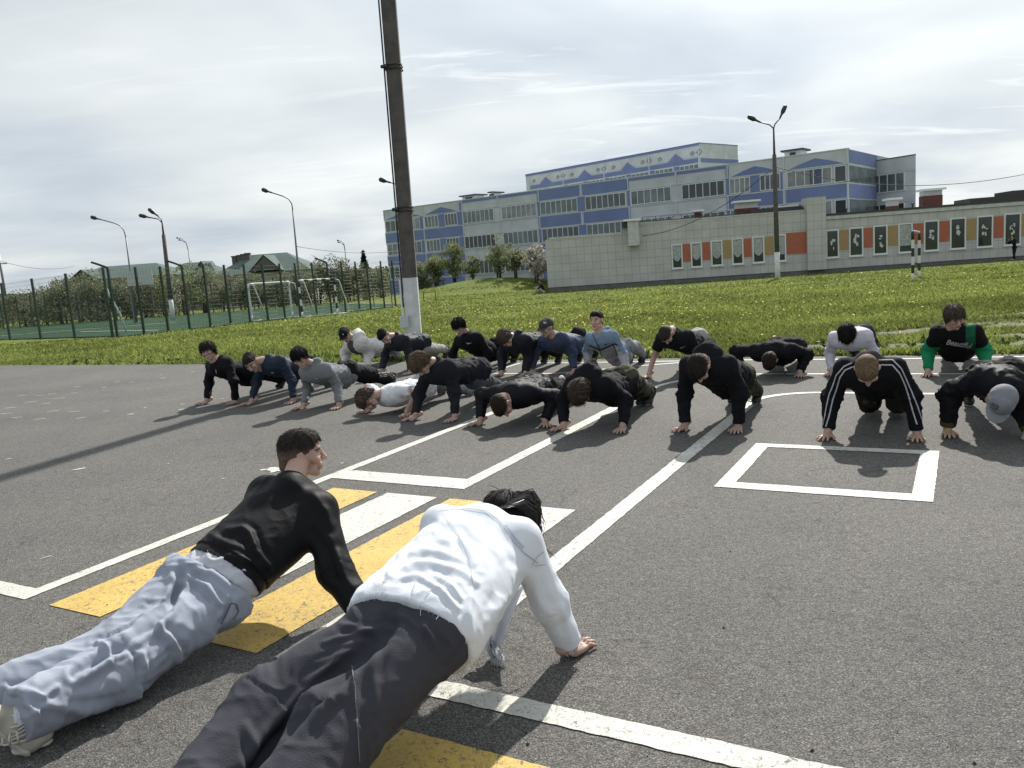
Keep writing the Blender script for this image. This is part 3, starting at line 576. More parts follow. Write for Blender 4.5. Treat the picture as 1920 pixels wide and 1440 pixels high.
LW = [(9.64, 10.47, 1.83, 'c'), (11.09, 11.92, 1.87, 'c'), (12.59, 13.46, 1.9, 'c'), (14.15, 15.0, 1.95, 'c'), (15.66, 16.54, 1.96, 'c'), (17.24, 18.11, 1.98, 'f'), (20.98, 21.92, 2.06, 'p'), (22.63, 23.64, 2.1, 'p'), (24.34, 25.35, 2.12, 'p'), (26.1, 27.1, 2.14, 'f'), (27.87, 28.92, 2.2, 'p'), (29.67, 30.77, 2.25, 'p'), (31.5, 32.61, 2.25, 'p'), (33.34, 34.49, 2.28, 'p'), (35.3, 36.4, 2.3, 'p'), (37.1, 38.2, 2.3, 'p')]
rp_ = random.Random(31)
for i, (s0, s1, zt, k) in enumerate(LW):
    wo = window(lowb, lw, s0+.05, s1-.05, .12, zt-.06, 1, M_GLASSD, o=.03, fw=.10, sill=True)
    c = (s0+s1)/2; hw = (s1-s0)/2-.12; cb = MB()
    if k == 'c':
        N_ = 8
        pts = [(c-hw, zt-.1)]+[(c-hw+2*hw*q/N_, .85-.28*math.sin(math.pi*q/N_)+(.0)) for q in range(N_+1)]+[(c+hw, zt-.1)]
        for q in range(N_): spoly(cb, [pts[q+1], pts[q+2], (pts[q+2][0], zt-.1), (pts[q+1][0], zt-.1)], .02, .028, fr=lw)
        cb.build('curtain', M_CURT, wo)
    elif k == 'f':
        sbox(cb, c-hw, c+hw, .55, zt-.1, .02, .028, fr=lw); cb.build('curtain', M_CURT, wo)
    else:
        zc = rp_.uniform(1.0, 1.4)
        for q in range(rp_.randint(6, 10)):
            a = rp_.uniform(-.16, .16); b = rp_.uniform(-.4, .4); r1_ = rp_.uniform(.04, .13); r2_ = rp_.uniform(.05, .2)
            spoly(cb, [(c+a+r1_*math.cos(t)*rp_.uniform(.6, 1), zc+b+r2_*math.sin(t)*rp_.uniform(.6, 1)) for t in np.arange(9)*2*math.pi/9], .02, .024+.001*q, fr=lw)
        cb.build('paper_cutout', M_PAPER, wo)
# ================================================================ POLES AND LAMPS
M_CONC = mat('weathered_concrete', (.085, .078, .072), .9, var=.25, vscale=6, bump=.4, bscale=30)
M_CONCW = mat('whitewashed_concrete', (.55, .57, .58), .8, var=.12, vscale=7, bump=.3, bscale=25)
M_DARK = mat('dark_metal', (.03, .032, .033), .5, metal=.3); M_LAMPG = mat('grey_steel', (.14, .15, .155), .5, metal=.4); M_CABLE = mat('black_cable', (.012, .012, .012), .6)
pole = empty('concrete_utility_pole', (-1.72, 14.85, -.02)); tag(pole, 'tall dark concrete pole with whitewashed foot standing at the grass edge', 'pole')
pole['label'] = 'tall dark concrete pole with whitewashed foot at the asphalt edge'
BX, BY = -1.70, 14.85
LEAN = np.array((.012, 0.0))
def psec(z): 
    h_ = .125-.0003*z; h2 = .10; c = np.array((BX, BY))+LEAN*z*1.0; return [(c[0]+x_, c[1]+y_, z) for x_, y_ in ((-h_, -h2), (h_*.25, -h2*1.25), (h_, -h2*.55), (h_, h2), (-h_, h2))]
def pring(mb, z0, z1, n, m=0):
    zs = [z0+(z1-z0)*i/n for i in range(n+1)]; b0 = len(mb.v)
    for z in zs: mb.v += psec(z)
    for i in range(n):
        for j in range(5): mb.f.append((b0+i*5+j, b0+i*5+(j+1) % 5, b0+(i+1)*5+(j+1) % 5, b0+(i+1)*5+j)); mb.m.append(m)
    mb.f.append(tuple(b0+n*5+j for j in range(5))); mb.m.append(m)
q = MB(); pring(q, 1.42, 10.8, 8); q.build('shaft', M_CONC, pole)
q = MB(); pring(q, -.2, 1.415, 2); q.build('painted_foot', M_CONCW, pole)
for z in (2.62, 5.02, 7.4):
    q = MB(); c = np.array((BX, BY))+LEAN*z; h_ = .14
    for dz in (-.03, .03): q.tube([(c[0]-h_, c[1]-.13, z+dz), (c[0]+h_*.3, c[1]-.15, z+dz), (c[0]+h_, c[1]-.1, z+dz), (c[0]+h_, c[1]+.15, z+dz), (c[0]-h_, c[1]+.15, z+dz), (c[0]-h_, c[1]-.13, z+dz)], .012)
    q.tube([(c[0]-h_-.06, c[1]-.13, z), (c[0]-h_+.05, c[1]-.16, z)], .03); q.build('clamp_band', M_DARK, pole)
q = MB(); q.tube([(BX-.16, BY-.10, .0), (BX-.155, BY-.10, 1.4)], .022, m=1); q.tube([(BX-.135, BY-.115, .9), (BX-.14+.03, BY-.115, 3), (BX-.15+.07, BY-.115, 6), (BX-.14+.12, BY-.115, 10)], .014, m=0); q.build('cable', [M_CABLE, M_CONCW], pole)
q = MB(); q.box(BX-.21, BX-.06, BY-.24, BY-.11, .55, .75); q.build('junction_box', mat('grey_enamel', (.42, .44, .44), .5), pole)
def lamp(name, label, base, topz, arms, r0, r1, low=None, white=None, group='street lamps beyond the playing field', headlen=.7):
    """arms: list of polylines (world points) starting at the pole top; last point is the lamp head tip"""
    e = empty(name, base); tag(e, label, 'street lamp', group)
    b = np.array(base, float); top = np.array(arms[0][0], float); q = MB()
    if low: q.tube([b+(0, 0, (white or -.3)), b+(top-b)*(low/(top[2]-b[2]))], [r0, r0*.8], 10); q.tube([b+(top-b)*(low/(top[2]-b[2])), top], [r1*1.5, r1], 8)
    else: q.tube([b+(0, 0, -.3), top], [r0, r1], 8)
    q.build('mast', M_CONC if low else M_LAMPG, e, True)
    if white: q = MB(); q.tube([b+(0, 0, -.3), b+(0, 0, white)], [r0*1.05, r0*1.03], 10); q.build('painted_foot', M_CONCW, e, True)
    for a in arms:
        a = [np.array(p, float) for p in a]; q = MB(); q.tube(a[:-1], r1*.8, 6); q.build('arm', M_LAMPG, e, True)
        d = (a[-1]-a[-2]); d /= np.linalg.norm(d); p0 = a[-2]-d*.05; q = MB(); L_ = headlen
        q.tube([p0, p0+d*L_*.35, p0+d*L_*.55, p0+d*L_*.9, p0+d*L_], [.05, .07, .15, .14, .06], 10); q.build('lamp_head', M_DARK, e, True)
    return e
def armpx(pts, Y): return [at(x, y, Y) for x, y in pts]
b7 = at(1458, 521, 55); T = at(1450.5, 241, 55); lamp('double_street_lamp', 'double headed street lamp with whitewashed foot in front of the low building', b7, T[2], [[T]+armpx([(1443, 234), (1425, 229), (1408, 221)], 55), [T]+armpx([(1453, 233), (1462, 222), (1468, 209)], 55)], .17, .055, low=8.0, white=1.7, headlen=.95)
b2_ = at(324, 592, 62); T = at(304, 418, 62); lamp('double_street_lamp', 'double headed street lamp rising behind the fenced court', b2_, T[2], [[T]+armpx([(298, 411), (282, 408), (263, 404)], 62), [T]+armpx([(302, 411), (296, 405), (288, 399)], 62)], .17, .055, low=6.0, white=1.2, headlen=.9)
b1_ = at(255, 599, 64); T = at(236, 445, 64); lamp('street_lamp', 'tall curved single arm lamp leftmost behind the court fence', b1_, T[2], [[T]+armpx([(232, 432), (225, 423), (213, 418), (187, 411), (171, 407)], 64)], .09, .05, headlen=.75)
b4_ = at(567, 592, 58); T = at(549, 395, 58); lamp('street_lamp', 'tall curved single arm lamp beside the striped goal', b4_, T[2], [[T]+armpx([(547, 382), (541, 373), (531, 368), (509, 361), (494, 356)], 58)], .10, .05, headlen=.75)
b3_ = at(368, 590, 130); T = at(353, 470, 130); lamp('distant_street_lamp', 'thin pale curved lamp far behind the double headed lamp', b3_, T[2], [[T]+armpx([(349, 455), (342, 448), (334, 446), (327, 446)], 130), [T]+armpx([(349, 455), (343, 452), (338, 450), (332, 449)], 130)], .1, .07, headlen=.3)
b5_ = at(655, 575, 130); T = at(647, 470, 130); lamp('distant_street_lamp', 'thin pale curved lamp far off left of the concrete pole', b5_, T[2], [[T]+armpx([(645, 458), (641, 453), (635, 451), (629, 450)], 130), [T]+armpx([(645, 460), (641, 456), (636, 454), (633, 454)], 130)], .1, .07, headlen=.3)
b6_ = at(768, 560, 52); T = at(752, 352, 52); lamp('street_lamp', 'lamp head poking out from behind the tall concrete pole', b6_, T[2], [[T]+armpx([(741, 345), (731, 342), (708, 335)], 52)], .1, .05, headlen=.75)
up_ = at(12, 565, 110); T = at(3, 477, 110); e = empty('wooden_power_pole', up_); tag(e, 'distant wooden power pole at the left edge of the view', 'pole')
q = MB(); q.tube([up_-(0, 0, 2), (up_[0], up_[1], T[2])], .16, 8); q.build('mast', M_LAMPG, e, True); q = MB(); q.tube([(up_[0]-.9, up_[1], T[2]-1.2), (up_[0]+.9, up_[1], T[2]-1.2)], .08, 6); q.build('crossarm', M_LAMPG, e)
def wire(pa, pb, sag, name, label, r=.02):
    pa = np.array(pa); pb = np.array(pb); P = [pa+(pb-pa)*t-np.array((0, 0, sag*4*t*(1-t))) for t in np.linspace(0, 1, 25)]
    q = MB(); q.tube(P, r, 5); tag(q.build(name, M_CABLE, smooth=True), label, 'cable')
wire(at(1446, 318, 55), at(1197, 443, 64.2), .9, 'overhead_cable', 'sagging cable from the double headed lamp to the tiled wall duct', .022)
wire(at(1450, 312, 55), at(2030, 300, 50), 1.35, 'overhead_cable', 'long cable running right from the double headed lamp over the roof', .02)
wire(at(556, 462, 58), at(768, 466, 85), .45, 'overhead_cable', 'thin cable from the curved lamp to the school corner', .02)
wire(at(3, 490, 110), at(140, 498, 150), .8, 'overhead_cable', 'thin distant power line at far left', .03)
# ================================================================ SPORTS COURT
M_GREEN = mat('dark_green_steel', (.014, .032, .022), .5); M_TURF = mat('court_surface', (.028, .058, .034), .95, spec=.05, var=.15, vscale=.5)
def fpt(px, py, d): p = at(px, py, d); return np.array((p[0], p[1], float(terrain(p[0], p[1]))))
C0 = fpt(212, 636, 35.2); E0 = fpt(785, 571.5, 56); Lf = fpt(-60, 634, 46.5)
q = MB(); B1 = fpt(-60, 600, 82); B2 = fpt(640, 575, 76)
q.face([tuple(C0+(.3, .6, .03)), tuple(E0+(-.3, .3, .03)), tuple(B2+(0, 0, .05)), tuple(B1+(0, 0, .05)), tuple(Lf+(0, .5, .03))]); tag(q.build('court_surface', M_TURF), kind='structure')
q = MB()
for a, b in ((fpt(0, 620, 52), fpt(330, 608, 54)), (fpt(150, 615, 48), fpt(300, 640, 40))): 
    t = (b-a)/np.linalg.norm(b-a); n_ = np.array((-t[1], t[0], 0))*.06; q.face([tuple(a-n_+(0, 0, .06)), tuple(b-n_+(0, 0, .06)), tuple(b+n_+(0, 0, .06)), tuple(a+n_+(0, 0, .06))])
tag(q.build('court_lines', M_WHITE), kind='structure')
def fence(posts, hgt, label, pr=.045, wr=.0035, hook=(), step=.12, group='steel mesh fence runs round the court', rail=False):
    e = empty('mesh_fence', posts[0]); tag(e, label, 'fence', group)
    for i, p in enumerate(posts):
        q = MB(); q.box(p[0]-pr, p[0]+pr, p[1]-pr, p[1]+pr, p[2]-.3, p[2]+hgt); q.build('post', M_GREEN, e)
        if i in hook: q = MB(); q.tube([p+(0, 0, hgt), p+(-.35, 0, hgt+.16), p+(-.65, 0, hgt+.28)], .05, 6); q.build('floodlight', M_DARK, e)
    for i in range(len(posts)-1):
        a, b = posts[i], posts[i+1]; L_ = np.linalg.norm((b-a)[:2]); q = MB(); n_ = int(L_/step)
        for k in range(1, n_):
            p = a+(b-a)*k/n_; q.tube([p+(0, 0, .08), p+(0, 0, hgt-.03)], wr, 3, cap=False)
        zz_ = .1
        while zz_ < hgt: q.tube([a+(0, 0, zz_), b+(0, 0, zz_)], wr*1.3, 3, cap=False); zz_ += .2
        q.build('mesh_panel', M_GREEN, e)
    return e
lp = [(212, 636, 35.2), (141, 636, 38.0), (77, 637, 40.8), (19, 636.5, 43.5), (-40, 636, 46.3)]
fence([fpt(*p) for p in lp], 3.0, 'green mesh fence along the near left side of the court')
rp2 = [221, 271, 316, 356, 395, 432.7, 469, 502.7, 534.7, 563, 594, 621.7, 648, 674, 695, 721, 742, 785]; tt = [(p-221)/564 for p in rp2]
rb = [637, 630, 623, 617, 612, 606, 602, 599, 596, 592, 588, 584, 580.5, 578, 576, 574, 572, 571.5]
fence([fpt(p, y_, 1/(1/35.6+(1/56-1/35.6)*t)) for p, t, y_ in zip(rp2, tt, rb)], 3.0, 'green mesh fence running from the court corner towards the concrete pole', hook=(0, 3, 11))
fence([fpt(p, 600, 77) for p in (-70, -30, 5, 36, 62, 90, 118, 150, 185, 220, 254, 290, 325, 364, 403, 440, 480, 520, 560, 600, 640)], 3.0, 'far green mesh fence in front of the bushes', wr=.006, step=.25)
def goal(name, label, pa, pb, hgt, r, striped, back, group='football goals by the court'):
    e = empty(name, tuple((pa+pb)/2)); tag(e, label, 'goal'); e['group'] = group
    ms = [mat('goal_white', (.55, .57, .57), .6), M_DARK]
    up_ = np.array((0, 0, hgt))
    def seg(a, b, nm, n_):
        q = MB()
        for i in range(n_): q.tube([a+(b-a)*i/n_, a+(b-a)*(i+1)/n_], r, 8, m=(i % 2 if striped else 0), cap=(i in (0, n_-1)))
        q.build(nm, ms, e, True)
    seg(pa, pa+up_, 'post', 6); seg(pb, pb+up_, 'post', 6); seg(pa+up_, pb+up_, 'crossbar', 8)
    if back is None: return
    bk = np.array(back); q = MB()
    for p in (pa, pb): q.tube([p+up_, p+bk*.35+up_*.95, p+bk], r*.6, 6); q.tube([p+(0, 0, .05), p+bk+(0, 0, .05)], r*.5, 6)
    q.tube([pa+bk+(0, 0, .04), pb+bk+(0, 0, .04)], r*.5, 6); q.build('back_frame', ms, e, True)
goal('striped_goal', 'black and white striped goal standing outside the court fence', fpt(567.5, 598, 44.3), fpt(633, 588, 46.0), 2.0, .055, True, (.55, .9, 0))
goal('white_goal', 'plain white goal behind the court fence', fpt(473, 601, 43.8), fpt(549, 596, 45.6), 2.0, .06, False, (.55, .9, 0))
a = fpt(1711.5, 531, 33.2); b = fpt(1723.5, 526, 36.5); goal('striped_goal', 'black and white striped goal seen edge on at the right of the meadow', a, b, 2.0, .062, True, None)
e = empty('basketball_hoop', fpt(252, 600, 60)); tag(e, 'white basketball backboard standing inside the court', 'basketball hoop')
p = fpt(252, 600, 60); q = MB(); q.tube([p, p+(0, 0, 3.2)], .07, 8); q.tube([p+(0, 0, 3.2), p+(.4, -1.0, 3.3)], .05, 8); q.build('support', M_LAMPG, e); c = at(262, 521, 58.5); q = MB(); q.box(c[0]-.9, c[0]+.9, c[1]-.02, c[1]+.02, c[2]-.52, c[2]+.52); q.build('backboard', mat('white_backboard', (.42, .45, .44), .5), e)
q = MB(); q.tube([c+np.array((.22*math.cos(t), -.3+.22*math.sin(t), -.35)) for t in np.linspace(0, 2*math.pi, 14)], .015, 6); q.build('rim', M_ORANGE, e)
q = MB(); pp = [at(196, 526, 38.5), at(199, 540, 38.5), at(206, 555, 38.5), at(217, 574, 38.6), at(227, 592, 38.7), at(235, 606, 38.8)]; pp[-1][2] = float(terrain(pp[-1][0], pp[-1][1])); q.tube(pp, [.05, .05, .045, .04, .035, .03], 8)
tag(q.build('bent_white_pole', mat('chalky_white_steel', (.5, .53, .5), .6), smooth=True), 'bent white metal pole leaning just inside the court corner', 'pole')
# workout frames right of the fence
for i, (px, py, d, w_, h_) in enumerate(((795, 566, 62, .9, .75), (702, 577, 60, 1.3, 2.2))):
    p = fpt(px, py, d); q = MB(); q.tube([p, p+(0, 0, h_), p+(w_, .1, h_), p+(w_, .1, 0)], .035, 6); tag(q.build('exercise_bar', M_GREEN), ('low green exercise bar just right of the concrete pole', 'tall green pull up frame behind the court fence')[i], 'exercise bar')
# ================================================================ TREES
M_LEAF = mat('spring_leaves', attr=True, rough=.6, trans=.35, spec=.2); M_BARK = mat('bark', (.09, .075, .06), .9, var=.3, vscale=8)
def tree(name, label, base, h, rx, n, ls, cols, seed, group, stems=3, low=.12, shape=1.0, cat='tree'):
    r = np.random.default_rng(seed); e = empty(name, tuple(base)); tag(e, label, cat, group); base = np.array(base, float)
    q = MB(); tips = []
    for k in range(stems):
        a = r.uniform(0, 2*math.pi); tp = base+np.array((math.cos(a)*rx*.35*r.random(), math.sin(a)*rx*.35*r.random(), h*r.uniform(.55, .85))); b0 = base+np.array((math.cos(a), math.sin(a), 0))*.12*rx*(stems > 1)
        md = (b0+tp)/2+r.normal(0, .06*rx, 3); q.tube([b0-(0, 0, .2), md, tp], [.018*h+.02, .012*h+.01, .008], 6); tips.append((b0, md, tp))
        for m_ in range(7):
            t = r.uniform(.3, .95); p = b0+(tp-b0)*t; a2 = r.uniform(0, 2*math.pi); L_ = rx*r.uniform(.4, .95)
            p2 = p+np.array((math.cos(a2)*L_, math.sin(a2)*L_, L_*r.uniform(.3, .9))); q.tube([p, (p+p2)/2+r.normal(0, .04*rx, 3), p2], [.008*h+.01, .006*h, .004], 4, cap=False)
    q.build('trunk', M_BARK, e, True)
    nc = max(10, int(26*shape)); cc = []
    while len(cc) < nc:
        v_ = r.uniform(-1, 1, 3)
        if v_@v_ < 1: cc.append(v_)
    cc = np.array(cc)*np.array((rx*.85, rx*.85, h*(1-low)*.46))+base+np.array((0, 0, h*(low+(1-low)*.52)))
    cr_ = r.uniform(.22, .42, nc)*rx; k = r.integers(0, nc, n); dv = r.normal(0, 1, (n, 3)); dv /= np.linalg.norm(dv, axis=1)[:, None]
    P = cc[k]+dv*(cr_[k]*r.random(n)**.4)[:, None]*np.array((1, 1, .85))
    P = P[P[:, 2] > base[2]+.1]; n = len(P)
    a_ = r.normal(0, 1, (n, 3)); a_ /= np.linalg.norm(a_, axis=1)[:, None]; b_ = np.cross(a_, r.normal(0, 1, (n, 3))); b_ /= np.linalg.norm(b_, axis=1)[:, None]
    s = (ls*r.uniform(.5, 1.4, n))[:, None]; V = np.stack([P-a_*s, P+b_*s*.55, P+a_*s, P-b_*s*.55], 1).reshape(-1, 3)
    c = np.asarray(cols); t = r.random((n, 1)); col = (c[0]*(1-t)+c[1]*t)*(1+.25*r.normal(0, 1, (n, 1)))
    npmesh('crown', V, np.arange(n*4).reshape(n, 4), M_LEAF, e, smooth=False, col=np.repeat(np.clip(col, .004, 1), 4, 0)); return e
YG = [(.17, .20, .085), (.27, .29, .15)]; DG = [(.11, .135, .08), (.18, .195, .12)]; BL = [(.5, .48, .44), (.32, .30, .24)]; MG = [(.15, .175, .10), (.24, .25, .16)]
for i, (px, d, h, rx, n, lab, cols) in enumerate(((792, 84, 3.5, 1.3, 3200, 'small leafy spring tree nearest the concrete pole', YG), (820, 82, 4.1, 1.5, 4200, 'bushy spring tree second from the concrete pole', YG), (853, 80, 4.2, 1.5, 4500, 'tallest bushy spring tree before the blue panels', YG), (890, 79, 2.5, 1.0, 1600, 'low thin sapling between the bushy spring trees', YG), (937, 78, 4.0, 1.4, 2600, 'sparse spring tree with bare twigs before the grey panels', YG), (970, 76, 3.4, 1.3, 2600, 'spring tree just left of the white blossom', YG), (1008, 73, 3.5, 1.45, 4200, 'tree covered in white blossom at the low building corner', BL))):
    p = at(px, 540, d); p[2] = float(terrain(p[0], p[1]))-.1; tree('blossom_tree' if cols is BL else 'spring_tree', lab, p, h, rx, n, .085, cols, 40+i, 'young trees in front of the school', stems=4, low=.1)
hl = [(-30, 88, 3.6, 2.6, DG), (10, 92, 4.0, 2.8, MG), (45, 86, 4.6, 2.6, MG), (80, 90, 5.0, 3.0, DG), (112, 86, 6.2, 3.0, MG), (142, 88, 6.6, 3.0, DG), (172, 84, 6.3, 2.9, MG), (205, 86, 5.9, 2.8, DG), (240, 88, 5.4, 2.8, MG), (275, 90, 5.6, 2.8, MG), (310, 90, 6.0, 2.8, MG), (345, 88, 6.4, 2.9, YG), (385, 90, 6.6, 3.0, MG), (420, 92, 5.6, 2.8, MG), (455, 92, 5.0, 2.6, MG), (490, 94, 4.7, 2.6, DG), (525, 94, 4.6, 2.6, MG), (560, 94, 5.2, 2.5, MG), (595, 96, 6.4, 2.6, MG), (625, 96, 6.8, 2.6, DG), (655, 98, 6.2, 2.4, MG), (685, 100, 5.8, 2.0, DG), (712, 104, 5.0, 2.2, MG)]
adj = ['round', 'ragged', 'dense', 'broad', 'loose', 'dark', 'pale', 'tall', 'low', 'thin', 'spreading', 'feathery']
wh = ['at the left edge of the view', 'right of the power pole', 'left of the long green roof', 'below the long green roof gable', 'between fence corner and gable', 'left of the court corner post', 'behind the court corner post', 'behind the bent white pole', 'below the leftmost lamp', 'behind the basketball backboard', 'left of the double headed lamp', 'right of the double headed lamp', 'in front of the chimneyed house', 'below the row of chimneys', 'left of the white goal', 'behind the white goal', 'between the two goals', 'behind the curved lamp mast', 'behind the striped goal', 'right of the striped goal', 'left of the small fir', 'hiding the foot of the small fir', 'beside the school corner']
for i, (px, d, h, rx, cols) in enumerate(hl):
    p = at(px, 560, d); p[2] = float(terrain(p[0], p[1]))-.1; hh = h*.80
    if hh*1.0 > 0: tree('bushy_tree', '%s bushy tree %s' % (adj[i % 12], wh[i]), p, hh, rx, 2700, .115, cols, 80+i, 'bushy trees beyond the court', stems=3, low=-.08)
p = at(689, 560, 112); p[2] = float(terrain(p[0], p[1])); e = empty('fir_tree', tuple(p)); tag(e, 'small dark fir tree seen over the court fence', 'tree')
q = MB(); q.tube([p-(0, 0, .2), p+(0, 0, 6.2)], [.15, .02], 6); q.build('trunk', M_BARK, e); r = np.random.default_rng(1); n = 2200; t = r.random(n)**.7; a = r.uniform(0, 6.28, n); rad = (1-t)*1.7*r.random(n)**.5; P = p+np.stack([np.cos(a)*rad, np.sin(a)*rad, 1+t*5.4-rad*.25], -1)
s = .12; u1 = r.normal(0, 1, (n, 3))*s; u2 = r.normal(0, 1, (n, 3))*s*.5; npmesh('crown', np.stack([P-u1, P+u2, P+u1, P-u2], 1).reshape(-1, 3), np.arange(n*4).reshape(n, 4), M_LEAF, e, smooth=False, col=np.tile((.015, .028, .015), (n*4, 1)))
# ================================================================ HOUSES
M_GROOF = mat('green_metal_roof', (.10, .135, .125), .9, spec=.1, var=.1, vscale=.5); M_HWALL = mat('pale_house_wall', (.36, .34, .31), .9); M_DROOF = mat('dark_gable', (.10, .095, .09), .9)
def house(name, label, pL, pR, zr, ze, depth, gables, chims=(), d=120):
    a = at(pL, 520, d); b = at(pR, 520, d); e = empty(name, (a[0], a[1], -2.5)); tag(e, label, 'house', 'green roofed houses beyond the trees')
    q = MB(); q.box(a[0]+.4, b[0]-.4, d, d+depth, -3, ze); q.build('wall', M_HWALL, e); q = MB(); hip = depth*.45
    L0, R0 = a[0], b[0]; y0, y1 = d-.5, d+depth+.5; A_ = (L0, y0, ze); B_ = (R0, y0, ze); C_ = (R0, y1, ze); D_ = (L0, y1, ze); R1 = (L0+hip, (y0+y1)/2, zr); R2 = (R0-hip, (y0+y1)/2, zr)
    q.face([A_, B_, R2, R1]); q.face([B_, C_, R2]); q.face([C_, D_, R1, R2]); q.face([D_, A_, R1]); q.face([D_, C_, B_, A_]); rf_ = q.build('roof', M_GROOF, e)
    for px0, px1, zg in gables:
        g0 = at(px0, 520, d)[0]; g1 = at(px1, 520, d)[0]; m_ = (g0+g1)/2; q = MB(); zb = ze+.25
        q.face([(g0, y0-.8, zb), (g1, y0-.8, zb), (m_, y0-.8, zg)], 1); q.face([(g0-.3, y0-1, zb-.1), (m_, y0-1, zg+.12), (m_, (y0+y1)/2, zg+.12), (g0-.3, (y0+y1)/2-1, zb-.1)], 0); q.face([(g1+.3, y0-1, zb-.1), (m_, y0-1, zg+.12), (m_, (y0+y1)/2, zg+.12), (g1+.3, (y0+y1)/2-1, zb-.1)], 0)
        q.build('gable', [M_GROOF, M_DROOF], e)
    for px_, zc in chims:
        x_ = at(px_, 520, d)[0]; q = MB(); q.box(x_-.32, x_+.32, d+depth*.35, d+depth*.35+.8, ze, zc); q.box(x_-.4, x_+.4, d+depth*.35-.08, d+depth*.35+.88, zc, zc+.15); q.build('chimney', M_DROOF, rf_)
house('green_roofed_house', 'long low house with dark gable and faded green roof at left', 112, 325, 5.0, 3.1, 9, [(140, 185, 4.55)])
house('green_roofed_house', 'small dark gabled house behind the double headed lamp', 290, 412, 5.0, 3.0, 8, [(296, 322, 4.4), (372, 400, 4.9)], d=135)
house('green_roofed_house', 'hipped green roofed house with a row of dark chimneys', 398, 585, 5.15, 2.4, 10, [(476, 532, 4.75)], [(428, 5.0), (438, 5.1), (446, 5.2), (454, 5.3)])
house('green_roofed_house', 'dark roof peeping over the trees left of the chimneyed house', 352, 408, 4.6, 2.8, 6, [], d=128)
# bank of distant ground cover closing the horizon
r = np.random.default_rng(77); n = 42000; xx = r.uniform(-330, 60, n); yy = r.uniform(150, 260, n); P = np.stack([xx, yy, -3+r.random(n)**1.2*(4.6+1.5*fbm(np.stack([xx*.03, yy*.03, 0*xx], -1)))], -1)
u1 = r.normal(0, 1, (n, 3))*.45; u2 = r.normal(0, 1, (n, 3))*.35; npo = npmesh('distant_wood', np.stack([P-u1, P+u2, P+u1, P-u2], 1).reshape(-1, 3), np.arange(n*4).reshape(n, 4), M_LEAF, smooth=False, col=np.repeat(np.array((.05, .065, .035))*(1+.3*r.normal(0, 1, (n, 1))), 4, 0).clip(.005, 1)); tag(npo, 'hazy mass of distant woodland along the horizon at left', 'wood', kind='stuff')
